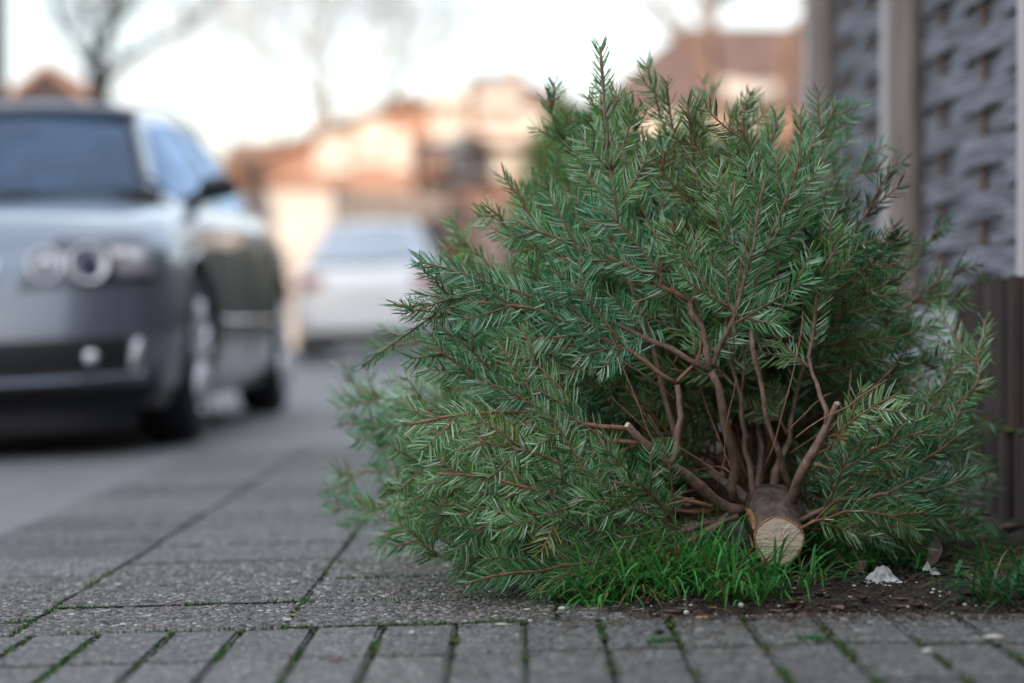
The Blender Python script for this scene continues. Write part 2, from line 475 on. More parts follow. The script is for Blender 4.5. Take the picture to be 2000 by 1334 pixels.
sheet('soil_strip', [0.94, 3], [9.0, 12, 30, 60], lambda x, y: gz(x) + 0.0, M['soil'])

# ------------------------------------------------------------------ garden wall of upright palisades, fence above it
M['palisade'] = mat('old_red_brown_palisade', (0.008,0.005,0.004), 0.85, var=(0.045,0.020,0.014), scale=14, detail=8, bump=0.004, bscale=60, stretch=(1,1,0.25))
M['moss'] = mat('moss', (0.02,0.035,0.008), 0.95, var=(0.07,0.10,0.015), scale=30, bump=0.006, bscale=160)
M['slat'] = mat('weathered_slat', (0.045,0.046,0.058), 0.85, var=(0.27,0.275,0.32), scale=7, detail=10, bump=0.0015, bscale=14, stretch=(8,0.35,16))
M['batten'] = mat('brown_batten', (0.13,0.095,0.08), 0.8, var=(0.25,0.19,0.16), scale=10, bump=0.001, bscale=60, stretch=(8,8,0.6))
M['post'] = mat('weathered_post', (0.30,0.24,0.21), 0.8, var=(0.46,0.39,0.37), scale=6, detail=7, bump=0.0015, bscale=60, stretch=(8,8,0.5))
M['post2'] = mat('pale_post_edge', (0.42,0.38,0.38), 0.8, var=(0.55,0.50,0.50), scale=6, detail=7, bump=0.0015, bscale=60, stretch=(8,8,0.5))
M['concrete'] = mat('concrete_plinth', (0.26,0.26,0.28), 0.9, var=(0.40,0.40,0.43), scale=9, detail=8, bump=0.002, bscale=80)
wall = empty('palisade_wall', (1.05, 4.9, 0), 'low dark wall of mossy upright palisades at the foot of the fence', 'garden wall')
random.seed(5)
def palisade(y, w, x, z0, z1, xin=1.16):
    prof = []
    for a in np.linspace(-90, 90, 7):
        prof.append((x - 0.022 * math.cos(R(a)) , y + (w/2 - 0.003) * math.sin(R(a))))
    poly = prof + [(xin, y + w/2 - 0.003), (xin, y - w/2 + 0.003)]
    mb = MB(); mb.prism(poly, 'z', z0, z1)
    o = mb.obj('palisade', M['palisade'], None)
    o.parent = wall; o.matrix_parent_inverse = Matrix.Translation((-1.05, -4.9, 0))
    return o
y = 1.0
while y < 5.42:
    far = y > 5.0
    dx = 0.022 if far else 0.0
    w = 0.115
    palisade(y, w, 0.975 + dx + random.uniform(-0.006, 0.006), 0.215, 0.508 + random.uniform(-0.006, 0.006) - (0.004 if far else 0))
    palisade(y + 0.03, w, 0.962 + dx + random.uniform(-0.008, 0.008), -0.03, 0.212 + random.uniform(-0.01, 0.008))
    y += w
# moss cushions on the wall top and ledge
mb = MB(); random.seed(21)
for i in range(420):
    t = random.random()
    yy = random.uniform(3.4, 5.4)
    if i % 3 == 0: c = (random.uniform(0.995, 1.10), yy, 0.510)
    elif i % 3 == 1: c = (random.uniform(0.945, 0.98), random.uniform(3.6, 4.95), 0.213)
    else:
        yy = random.choice([4.42, 4.5, 4.66, 4.82]) + random.gauss(0, 0.006); c = (0.964, yy, random.uniform(0.03, 0.5))
    mb.sphere(c, random.uniform(0.003, 0.008) if i % 3 == 2 else random.uniform(0.004, 0.014), 6, 4, (1, 1, random.uniform(0.4, 0.9)))
o = mb.obj('moss', M['moss'], wall, True, fix=False); o.matrix_parent_inverse = Matrix.Translation((-1.05, -4.9, 0)); o['kind'] = 'stuff'
# garden earth behind the wall
mb = MB(); mb.box(1.17, 9, -5.0, 5.44, -0.05, 0.47); mb.box(1.25, 9, 5.44, 40, -0.05, 0.44)
o = mb.obj('garden_ground', M['lawn']); o['kind'] = 'structure'

pl = empty('concrete_plinth', (1.12, 7, 0), 'grey concrete plinth under the fence, behind the end of the palisade wall', 'plinth')
y = 5.45
while y < 17.9:
    mb = MB(); mb.bbox(1.10, 1.17, y, y + 1.19, -0.04, 0.455, 0.006)
    o = mb.obj('plinth_panel', M['concrete'], pl); o.matrix_parent_inverse = Matrix.Translation((-1.12, -7, 0))
    y += 1.2

XF = 1.165
def fence_panel(y0, y1, label):
    """woven slat panel: slats pass alternately in front of and behind three battens"""
    f = empty('woven_fence_panel', (XF, (y0 + y1) / 2, 0.47), label, 'fence', 'woven fence panels above the garden wall')
    inv = Matrix.Translation((-XF, -(y0 + y1) / 2, -0.47))
    def P(mb, name, m, smooth=False):
        o = mb.obj(name, m, f, smooth); o.matrix_parent_inverse = inv; return o
    L_ = y1 - y0 - 0.10
    nb = 3
    bys = [y0 + 0.05 + L_ * (k + 0.5) / nb for k in range(nb)]
    for by in bys:
        mb = MB(); mb.box(XF - 0.009, XF + 0.009, by - 0.018, by + 0.018, 0.475, 2.24); P(mb, 'batten', M['batten'])
    for yy in (y0 + 0.055, y1 - 0.055):
        for sx, nm in ((-1, 'frame_rail'), (1, 'frame_rail')):
            mb = MB(); mb.box(XF + sx * 0.026 - 0.009, XF + sx * 0.026 + 0.009, yy - 0.022, yy + 0.022, 0.47, 2.26); P(mb, nm, M['batten'])
    pitch = 0.067
    ns = 26
    for s in range(ns):
        z = 0.480 + s * pitch
        jz = random.uniform(-0.003, 0.003)
        ph = s % 2
        n = 26
        ys = np.linspace(y0 + 0.036, y1 - 0.036, n)
        fs, vs = [], []
        h = 0.0645 + random.uniform(-0.003, 0.002)
        tilt = random.uniform(-0.002, 0.002)
        for i, yy in enumerate(ys):
            u = (yy - (y0 + 0.05)) / L_ * nb - 0.5       # 0 at the first batten
            x = XF - 0.0155 * math.cos(math.pi * (u + ph))
            if yy < bys[0] - 0.24 or yy > bys[-1] + 0.24: x = x * 0.4 + XF * 0.6
            zz = z + jz + tilt * (yy - y0)
            for (dx, dz) in ((-0.0028, 0), (0.0028, 0), (0.0028, h), (-0.0028, h)):
                vs.append((x + dx, yy, zz + dz))
        for i in range(n - 1):
            for j in range(4):
                a = i * 4 + j; b = i * 4 + (j + 1) % 4
                fs.append((a, b, b + 4, a + 4))
        fs += [(3, 2, 1, 0), tuple((n - 1) * 4 + j for j in range(4))]
        mb = MB(); mb.add(vs, fs); P(mb, 'slat', M['slat'])
    mb = MB(); mb.box(XF - 0.03, XF + 0.03, y0 + 0.03, y1 - 0.03, 2.262, 2.29); P(mb, 'top_rail', M['batten'])
    return f
def fence_post(y, label):
    p = empty('fence_post', (XF - 0.005, y, 0.0), label, 'fence post', 'posts of the woven fence')
    mb = MB(); mb.bbox(-0.078, 0.020, -0.045, 0.045, 0.40, 2.36, 0.006); mb.obj('post_body', M['post'], p)
    mb = MB(); mb.bbox(-0.100, -0.080, -0.040, 0.040, 0.42, 2.33, 0.004); mb.obj('cover_strip', M['post2'], p)
    mb = MB(); mb.box(-0.105, 0.03, -0.055, 0.055, 2.362, 2.385); mb.obj('post_cap', M['post'], p)
    return p
fy = [3.40, 5.10, 7.02, 8.92, 10.72, 12.5, 14.3, 16.1, 17.9]
names = ['post nearest the camera, half cut off by the right edge of the picture', 'pale fence post at the right edge, end of the nearest visible woven panel',
         'pale grey fence post between the two woven panels', 'blurred pale fence post at the far left end of the visible fence', 
         'fence post hidden beyond the tree, fifth along the fence','fence post hidden beyond the tree, sixth along the fence','fence post hidden beyond the tree, seventh along the fence','fence post hidden beyond the tree, eighth along the fence','last fence post beyond the tree']
pn = ['woven panel at the right edge, nearest the camera', 'woven grey fence panel between the two rightmost posts, above the palisade wall', 'blurred woven grey fence panel between the two pale posts behind the tree']
for k in range(4):
    fence_post(fy[k] if k < 4 else fy[k], names[k])
for k in range(3):
    fence_panel(fy[k] + 0.03, fy[k + 1] - 0.03, pn[k])

for k, yy in enumerate((1.6, -0.2)):  # unseen run of the fence, added to cut light from the right
    fence_post(yy, ['fence post beside the camera, outside the picture on the right', 'fence post behind the camera on the right'][k])
    fence_panel(yy + 0.03, yy + 1.77, ['woven panel beside the camera, outside the picture on the right', 'woven panel right behind the camera'][k])
# ------------------------------------------------------------------ houses
M['brick_orange'] = mat('orange_brick_wall', (0.23,0.130,0.098), 0.9, var=(0.29,0.175,0.135), scale=3)
M['brick_pink'] = mat('pink_brick_wall', (0.30,0.19,0.16), 0.9, var=(0.40,0.26,0.22), scale=3)
M['render_white'] = mat('white_render', (0.34,0.31,0.30), 0.9, var=(0.40,0.37,0.35), scale=1)
M['render_cream'] = mat('cream_render', (0.20,0.15,0.135), 0.9, var=(0.25,0.19,0.17), scale=1)
M['roof_brown'] = mat('brown_roof_tiles', (0.16,0.085,0.062), 0.85, var=(0.22,0.13,0.095), scale=4)
M['roof_pink'] = mat('weathered_red_roof_tiles', (0.085,0.048,0.040), 0.85, var=(0.125,0.075,0.062), scale=3)
M['dark_timber'] = mat('dark_timber_boards', (0.018,0.012,0.016), 0.8, var=(0.03,0.02,0.026), scale=4)
M['pane'] = mat('curtained_pane', (0.20,0.165,0.15), 0.5, 0.0, 0.7)
M['white_wood'] = mat('white_window_wood', (0.42,0.40,0.38), 0.5)
M['grey_wood'] = mat('grey_garden_boards', (0.10,0.09,0.085), 0.85, var=(0.17,0.15,0.14), scale=3)

def add_window(parent, inv, x, z, w, h, y, shutter=True, pane=None):
    """white frame round a pane, on a wall facing -y at depth y"""
    mb = MB(); t = 0.09
    mb.box(x, x + w, y - 0.05, y + 0.04, z, z + t); mb.box(x, x + w, y - 0.05, y + 0.04, z + h - t, z + h)
    mb.box(x, x + t, y - 0.05, y + 0.04, z + t, z + h - t); mb.box(x + w - t, x + w, y - 0.05, y + 0.04, z + t, z + h - t)
    mb.box(x + w/2 - t/2, x + w/2 + t/2, y - 0.045, y + 0.04, z + t, z + h - t)
    f = mb.obj('window', M['white_wood'], parent); f.matrix_parent_inverse = inv
    mb = MB(); mb.box(x + t*0.9, x + w - t*0.9, y - 0.02, y - 0.005, z + t*0.9, z + h - t*0.9)
    o = mb.obj('pane', pane or M['pane'], f)
    mb = MB(); mb.box(x - 0.08, x + w + 0.08, y - 0.13, y - 0.052, z - 0.06, z - 0.002)
    o = mb.obj('sill', M['white_wood'], f)
    if shutter:
        mb = MB(); mb.box(x + t, x + w - t, y - 0.065, y - 0.051, z + h * 0.42, z + h - t)
        mb.obj('roller_shutter', M['white_wood'], f)
    return f

def house(name, label, x0, x1, y0, y1, eave, ridge, roof='x', wall_m=None, roof_m=None, windows=(), cat='house', over=0.4, rot=0, base=-0.2):
    """roof 'x': ridge along x (eaves face the camera); 'y': gable faces the camera; 'hip'"""
    cx, cy = (x0 + x1) / 2, (y0 + y1) / 2
    h = empty(name, (cx, cy, 0), label, cat)
    inv = Matrix.Translation((-cx, -cy, 0))
    def P(mb, nm, m):
        o = mb.obj(nm, m, h); o.matrix_parent_inverse = inv; return o
    mb = MB(); t = 0.14
    if roof == 'y':
        mb.prism([(x0, base), (x1, base), (x1, eave), (cx, ridge), (x0, eave)], 'y', y0, y1)
        P(mb, 'wall', wall_m)
        s = (ridge - eave) / (cx - x0)
        for sg in (-1, 1):
            e = x0 - over if sg < 0 else x1 + over
            ez = eave - s * over
            mb = MB(); mb.prism([(e, ez + 0.02), (cx, ridge + 0.02), (cx, ridge + 0.02 + t), (e, ez + 0.02 + t)], 'y', y0 - over, y1 + over)
            P(mb, 'roof_slope', roof_m)
    elif roof == 'x':
        mb.prism([(y0, base), (y1, base), (y1, eave), (cy, ridge), (y0, eave)], 'x', x0, x1)
        P(mb, 'wall', wall_m)
        s = (ridge - eave) / (cy - y0)
        for sg in (-1, 1):
            e = y0 - over if sg < 0 else y1 + over
            ez = eave - s * over
            mb = MB(); mb.prism([(e, ez + 0.02), (cy, ridge + 0.02), (cy, ridge + 0.02 + t), (e, ez + 0.02 + t)], 'x', x0 - over, x1 + over)
            P(mb, 'roof_slope', roof_m)
    elif roof == 'hip':
        mb.box(x0, x1, y0, y1, base, eave); P(mb, 'wall', wall_m)
        o_ = over; d = (y1 - y0) / 2
        a, b, c, e = (x0-o_, y0-o_, eave), (x1+o_, y0-o_, eave), (x1+o_, y1+o_, eave), (x0-o_, y1+o_, eave)
        r1, r2 = (x0 + d*0.55, cy, ridge), (x1 - d*0.55, cy, ridge)
        mb = MB(); mb.add([a, b, c, e, r1, r2], [(0, 1, 5, 4), (2, 3, 4, 5), (3, 0, 4), (1, 2, 5), (3, 2, 1, 0)])
        P(mb, 'roof', roof_m)
    for (wx, wz, ww, wh) in windows:
        add_window(h, inv, wx, wz, ww, wh, y0)
    return h, P, inv

def px(x, Y): return (x - VX) / FPX * Y
def pz(y, Y): return CAMH + (HY - y) / FPX * Y

# main sunlit house in the middle of the street view
Y0 = 58.0
h, P, inv = house('brick_house', 'sunlit orange brick house with white windows in the middle distance', px(800, Y0), px(1120, Y0), Y0, Y0 + 9, pz(208, Y0), pz(208, Y0) + 1.2, 'hip',
      M['brick_orange'], M['roof_brown'],
      [(px(842, Y0), pz(252, Y0), 0.85, 1.0), (px(930, Y0), pz(240, Y0), 1.1, 0.75), (px(848, Y0), pz(345, Y0), 0.9, 1.1), (px(938, Y0), pz(340, Y0), 1.1, 1.0), (px(1020, Y0), pz(300, Y0), 0.8, 1.0), (px(905, Y0), pz(520, Y0), 1.2, 1.3)])
for zc in (285,):
    mb = MB(); mb.box(px(905, Y0), px(1040, Y0), Y0 - 0.8, Y0 - 0.002, pz(288, Y0), pz(280, Y0)); P(mb, 'balcony_slab', M['roof_brown'])
mb = MB(); mb.box(px(1000, Y0), px(1018, Y0), Y0 + 3, Y0 + 3.6, pz(208, Y0) + 0.2, pz(150, Y0) + 0.6); P(mb, 'chimney', M['brick_orange'])
Y1 = 54.0
h, P, inv = house('gabled_house', 'sunlit orange house with long sloping gable left of the brick house', px(470, Y1), px(1010, Y1) - 2.0, Y1, Y1 + 3.6, pz(330, Y1), pz(330, Y1) + 0.6, 'x',
      M['brick_orange'], M['roof_brown'], [])
# its wing with a gable whose slope falls to the left
xa, xb = px(520, Y1), px(810, Y1)
mb = MB(); mb.prism([(xa, -0.2), (xb, -0.2), (xb, pz(205, Y1)), (xb - 0.3, pz(205, Y1)), (xa, pz(318, Y1))], 'y', Y1 - 0.6, Y1 - 0.004); P(mb, 'gable_wall', M['brick_orange'])
mb = MB(); mb.prism([(xa - 0.25, pz(322, Y1)), (xb + 0.05, pz(196, Y1)), (xb + 0.05, pz(184, Y1)), (xa - 0.25, pz(308, Y1))], 'y', Y1 - 1.0, Y1 + 1.0); P(mb, 'verge', M['roof_brown'])
for (a, b_, w_, h_) in [(622, 335, 0.72, 0.78), (698, 318, 0.70, 0.95), (768, 330, 0.38, 0.8)]:
    add_window(h, inv, px(a, Y1), pz(b_, Y1), w_, h_, Y1 - 0.6)
Y2 = 50.0
h, P, inv = house('white_annexe', 'bright white sunlit flat annexe beyond the silver car', px(478, Y2), px(650, Y2), Y2, Y2 + 3, pz(372, Y2), pz(366, Y2), 'x',
      M['render_white'], M['roof_brown'], [], cat='annexe', over=0.08)
add_window(h, inv, px(520, Y2), pz(520, Y2), 0.7, 0.9, Y2)
# grey board fence and hedge far down the street
g = empty('garden_board_fence', (px(780, 47), 47, 0), 'grey board fence at the far end of the street behind the white car', 'fence')
k = 0
x = px(665, 47)
while x < px(905, 47):
    mb = MB(); mb.box(x, x + 0.14, 46.98, 47.02, -0.1, pz(372, 47) + random.uniform(-0.05, 0.05))
    o = mb.obj('board', M['grey_wood'], g); o.matrix_parent_inverse = Matrix.Translation((-px(780, 47), -47, 0))
    x += 0.152
Y3 = 44.0
h, P, inv = house('pink_garage', 'pale pink garage at the end of the street right of the white car', px(880, Y3), px(1060, Y3), Y3, Y3 + 3, pz(395, Y3), pz(385, Y3), 'x', M['render_cream'], M['roof_brown'], [], cat='garage', over=0.1)
mb = MB(); mb.box(px(905, Y3), px(985, Y3), Y3 - 0.05, Y3 - 0.002, -0.05, pz(450, Y3)); P(mb, 'garage_door', mat('pink_garage_door', (0.45,0.30,0.28), 0.6))

# house at the upper right with a hipped red roof
Y4 = 38.0
h, P, inv = house('red_roofed_house', 'house with weathered red hipped roof behind the fence and fir', px(1190, Y4), px(1800, Y4), Y4, Y4 + 5.0, pz(215, Y4), pz(14, Y4), 'hip', M['brick_pink'], M['roof_pink'],
      [(px(1390, Y4), pz(300, Y4), 1.0, 1.1), (px(1260, Y4), pz(330, Y4), 0.9, 1.0)])
# dormer with a white front, the bright spot in the roof
mb = MB(); mb.prism([(px(1385, Y4), pz(215, Y4)), (px(1440, Y4), pz(215, Y4)), (px(1440, Y4), pz(150, Y4)), (px(1385, Y4), pz(150, Y4))], 'y', Y4 + 0.3, Y4 + 2.2); P(mb, 'dormer', M['render_white'])
# orange gable far left
Y5 = 46.0
h, P, inv = house('small_gabled_house', 'small house with sunlit orange gable behind the silver car roof', px(15, Y5), px(170, Y5), Y5, Y5 + 6, pz(196, Y5), pz(134, Y5), 'y', M['dark_timber'], M['brick_orange'], [], over=0.12)
# dark house corner at the left edge
Y6 = 24.0
h, P, inv = house('dark_timber_house', 'near black timber house cut off by the left edge of the picture', px(14, Y6 + 6) - 5.0, px(14, Y6 + 6), Y6, Y6 + 6, 4.6, 5.8, 'hip', M['dark_timber'], M['dark_timber'], [], over=0.06)
# houses on the left of the street and the row behind the camera that keeps this end in shade
M['brick_grey'] = mat('grey_brown_brick', (0.30,0.24,0.21), 0.9, var=(0.36,0.30,0.27), scale=3)
YB_ = -28.0
h, P, inv = house('terraced_row', 'long terraced row behind the camera', -34, 14, YB_ - 9, YB_, 9.0, 12.4, 'x', M['brick_grey'], M['roof_pink'],
                  [(x_, z_, 1.2, 1.5) for x_ in range(-32, 13, 4) for z_ in (1.0, 3.9, 6.6)])

# ------------------------------------------------------------------ bare trees and bushes
M['bark_dark'] = mat('dark_green_bark', (0.045,0.05,0.045), 0.9, var=(0.08,0.085,0.075), scale=6)
M['bark_brown'] = mat('brown_bare_bark', (0.16,0.10,0.08), 0.9, var=(0.24,0.16,0.13), scale=6)
def bare_tree(name, label, base, height, r0, m, seed, lean=(0, 0), levels=4, split=3, spread=0.65, first=0.35, m2=None, keep=0.6):
    rnd = random.Random(seed)
    t = empty(name, base, label, 'tree')
    tr, cr = MB(), MB()
    def grow(p, d, L, r, lev):
        n = 5
        pts, rad = [p.copy()], [r]
        for i in range(n):
            d = (d + Vector((rnd.gauss(0, .10), rnd.gauss(0, .10), rnd.gauss(0.03, .06)))).normalized()
            p = p + d * L / n
            pts.append(p.copy()); rad.append(r * (1 - 0.35 * (i + 1) / n))
        (tr if lev == 0 else cr).tube(pts, rad, 7 if lev < 2 else 4, cap=False)
        if lev >= levels: return
        k = split + (1 if rnd.random() < .5 else 0)
        for j in range(k):
            a = rnd.uniform(0, 2*math.pi)
            o = d.orthogonal().normalized(); b = d.cross(o)
            dd = (d + (o * math.cos(a) + b * math.sin(a)) * spread * rnd.uniform(.6, 1.3)).normalized()
            q = pts[rnd.choice([3, 4, 5])] if lev > 0 else pts[rnd.choice([4, 5])]
            grow(q.copy(), dd, L * rnd.uniform(.6, .85), r * keep, lev + 1)
    grow(Vector((0, 0, -0.1)), Vector((lean[0], lean[1], 1)).normalized(), height * first, r0, 0)
    tr.obj('trunk', m, t, True, fix=False)
    cr.obj('crown', m2 or m, t, True, fix=False)
    return t
Y = 30.0
t = empty('bare_tree', (px(195, Y), Y, 0), 'dark leafless tree rising behind the silver car roof', 'tree')
rt = random.Random(4); tr, cr = MB(), MB(); o0 = Vector((px(195, Y), Y, 0))
def limb(mb_, pts, r0, r1, k_=7):
    P_ = smooth_path([at(a, b, Y + c) - o0 for a, b, c in pts], 14)
    mb_.tube(P_, [r0 + (r1 - r0) * i / 13 for i in range(14)], k_, False); return P_
L0_ = limb(tr, [(195, 640, 0), (198, 400, 0), (195, 190, 0), (186, 125, 0)], 0.16, 0.12, 9)
limbs = [limb(cr, [(186, 125, 0), (212, 60, .2), (214, 0, .3), (206, -90, .3), (230, -240, .2)], 0.11, 0.03),
         limb(cr, [(193, 185, 0), (235, 128, -.3), (300, 84, -.5), (385, 40, -.6), (470, -60, -.8)], 0.085, 0.018),
         limb(cr, [(190, 150, 0), (150, 95, .4), (112, 30, .6), (96, -60, .8), (60, -200, 1)], 0.075, 0.016),
         limb(cr, [(200, 90, 0), (240, 30, .6), (300, -40, .9), (340, -160, 1.2)], 0.045, 0.01),
         limb(cr, [(188, 120, 0), (172, 40, -.5), (150, -50, -.8), (160, -200, -1)], 0.045, 0.01)]
for P_ in limbs:
    for q in range(22):
        i = rt.randint(3, 13); p = Vector(P_[i]); d = Vector((rt.uniform(-1, 1), rt.uniform(-.7, .7), rt.uniform(-.1, 1))).normalized()
        pts = [p.copy()]; L_t = rt.uniform(.4, 1.3)
        for s_ in range(6):
            d = (d + Vector((rt.gauss(0, .18), rt.gauss(0, .18), rt.gauss(.05, .12)))).normalized(); p = p + d * L_t / 6; pts.append(p.copy())
        r_t = rt.uniform(.008, .022); cr.tube(pts, [r_t * (1 - .8 * s_ / 6) for s_ in range(7)], 4, False)
        for w_ in range(3):
            j = rt.randint(2, 6); a = pts[j]; e_ = a + Vector((rt.uniform(-.4, .4), rt.uniform(-.3, .3), rt.uniform(0, .5))); cr.tube([a, e_], [.006, .003], 3, False)
tr.obj('trunk', M['bark_dark'], t, True, fix=False); cr.obj('crown', M['bark_dark'], t, True, fix=False)
Y = 52.0
bare_tree('bare_tree', 'pinkish brown bare tree between the silver car and the sunlit houses', (px(480, Y), Y, 0), 5.6, 0.11, M['bark_brown'], 9, (0, 0), 6, 3, .5, .26)
Y = 64.0
bare_tree('bare_tree', 'tall faint bare tree above the orange gable roof', (px(640, Y), Y, 0), 11, 0.10, M['bark_brown'], 12, (0, 0), 6, 3, .6, .38, keep=.55)
Y = 31.0
bare_tree('bare_tree', 'brown bare tree in front of the red roofed house', (px(1478, Y), Y, 0), 6.6, 0.13, M['bark_brown'], 14, (-0.05, 0), 5, 3, .6, .36)
Y = 66.0
bare_tree('bare_tree', 'thin bare tree seen against the sky left of the red roof', (px(800, Y), Y, 0), 12, 0.10, M['bark_dark'], 17, (0, 0), 6, 3, .6, .38, keep=.55)

M['hedge_leaf'] = mat('hedge_leaf', (0.02,0.05,0.012), 0.6, var=(0.05,0.10,0.03), scale=3)
M['olive_leaf'] = mat('olive_leaf', (0.07,0.065,0.012), 0.7, var=(0.13,0.11,0.03), scale=3)
M['beige_leaf'] = mat('dry_beech_leaf', (0.28,0.15,0.09), 0.8, var=(0.40,0.24,0.16), scale=3)
def bush(name, label, cx, cy, rx, ry, h, m, n=2600, leaf=0.06, seed=1, cat='shrub', power=1.0):
    r = np.random.default_rng(seed)
    t = empty(name, (cx, cy, 0), label, cat)
    tk = MB(); rr = random.Random(seed)
    for k in range(7):
        a = rr.uniform(0, 6.28); tk.tube([(0, 0, -0.1), (rx*.3*math.cos(a), ry*.3*math.sin(a), h*.4), (rx*.6*math.cos(a), ry*.6*math.sin(a), h*.75)], [0.05, 0.03, 0.01], 5, False)
    tk.obj('stems', M['bark_dark'], t, fix=False)
    z = r.random(n) ** 0.9
    prof = np.where(z < 0.25, 0.75 + z, (1 - (np.maximum(z - 0.25, 0) / 0.75) ** (1.6 * power))) 
    a = r.random(n) * 2 * np.pi
    lump = 1 + 0.14 * np.sin(a * 5 + z * 9) + 0.1 * np.sin(a * 11 - z * 17)
    rad = np.sqrt(0.25 + 0.75 * r.random(n)) * prof * lump
    c = np.stack([rad * rx * np.cos(a), rad * ry * np.sin(a), z * h], 1)
    u = r.normal(size=(n, 3)); u /= np.linalg.norm(u, axis=1)[:, None]
    w = r.normal(size=(n, 3)); w = np.cross(u, w); w /= np.linalg.norm(w, axis=1)[:, None]
    s = leaf * (0.6 + 0.8 * r.random(n))[:, None]
    vs = np.concatenate([c + u*s, c + w*s*.5, c - u*s, c - w*s*.5], 1).reshape(-1, 3)
    me = bpy.data.meshes.new('foliage')
    me.from_pydata(vs.tolist(), [], np.arange(4*n).reshape(-1, 4).tolist()); me.materials.append(m)
    link('foliage', me, t)
    return t
Y = 36.0
bush('evergreen_shrub', 'tall dark green evergreen shrub between the brick house and the red roofed house', px(1100, Y), Y, 0.74, 0.7, pz(182, Y), M['hedge_leaf'], 12000, 0.06, 3, power=2.2)
Y = 33.0
bush('evergreen_shrub', 'olive green shrub beside the far fence post', px(1500, Y), Y, 0.36, 0.4, pz(195, Y), M['olive_leaf'], 5000, 0.05, 4)
Y = 49.0
bush('beech_hedge', 'row of pinkish brown beech shrub between silver car and white annexe', px(450, Y), Y, 0.75, 0.6, pz(300, Y), M['beige_leaf'], 7000, 0.06, 6)
Y = 34.0
bush('evergreen_shrub', 'low dark shrub behind the white car on its right', px(905, Y), Y, 0.55, 0.5, pz(440, Y), M['olive_leaf'], 4000, 0.05, 8)

# hedges added behind fence and fir to darken gaps and block reflections
def hedge(name, label, x0, x1, y0, y1, z0, z1, m, n, leaf, seed):
    r = np.random.default_rng(seed)
    t = empty(name, ((x0+x1)/2, (y0+y1)/2, z0), label, 'hedge')
    inv = Matrix.Translation((-(x0+x1)/2, -(y0+y1)/2, -z0))
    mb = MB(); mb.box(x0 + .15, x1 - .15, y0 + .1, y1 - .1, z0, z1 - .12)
    o = mb.obj('shade_core', mat('hedge_shade', (0.012,0.018,0.008), 0.95), t); o.matrix_parent_inverse = inv  # dark core box; the hedge's inner shade is put into its colour
    u = r.random((n, 3)); side = r.random(n) < 0.75
    c = np.stack([x0 + (x1-x0)*u[:,0], y0 + (y1-y0)*u[:,1], z0 + (z1-z0)*u[:,2]], 1)
    c[side, 0] = x0 + 0.16 * u[side, 0] + 0.05*np.sin(c[side,1]*3) ; c[~side, 2] = z1 - 0.14 * u[~side, 2]
    a = r.normal(size=(n, 3)); a /= np.linalg.norm(a, axis=1)[:, None]; w = np.cross(a, r.normal(size=(n, 3))); w /= np.linalg.norm(w, axis=1)[:, None]
    s = leaf * (0.6 + 0.8*r.random(n))[:, None]
    vs = np.concatenate([c+a*s, c+w*s*.5, c-a*s, c-w*s*.5], 1).reshape(-1, 3)
    me = bpy.data.meshes.new('foliage'); me.from_pydata(vs.tolist(), [], np.arange(4*n).reshape(-1, 4).tolist()); me.materials.append(m)
    o = link('foliage', me, t); o.matrix_parent_inverse = inv
hedge('gap_darkening_hedge', 'dark hedge added behind the woven fence to darken its gaps', 1.75, 2.6, 3.0, 13.5, 0.44, 2.3, M['hedge_leaf'], 16000, 0.035, 31)  # added to keep bright sky out of the fence gaps
hedge('reflection_hedge', 'low hedge added out of sight behind the fir to block reflections in the silver car', 1.2, 1.9, 9.3, 19, -0.03, 1.2, M['olive_leaf'], 12000, 0.035, 32)  # added out of sight, blocks a sunlit reflection in the car door
hedge('reflection_hedge', 'taller far stretch of added hedge hidden behind the fir, blocking car reflections', 1.2, 1.95, 19.2, 42, -0.03, 1.95, M['olive_leaf'], 16000, 0.04, 33)  # second added stretch, blocks the sunlit houses from the door's reflection

house('shading_house', 'unseen brown brick house added behind the woven fence to dim the light on the fir', 3.4, 10, -7, 8.5, 5.6, 8.2, 'x', M['brick_grey'], M['roof_pink'], [])  # unseen house, added to block sky light on the fir's right side
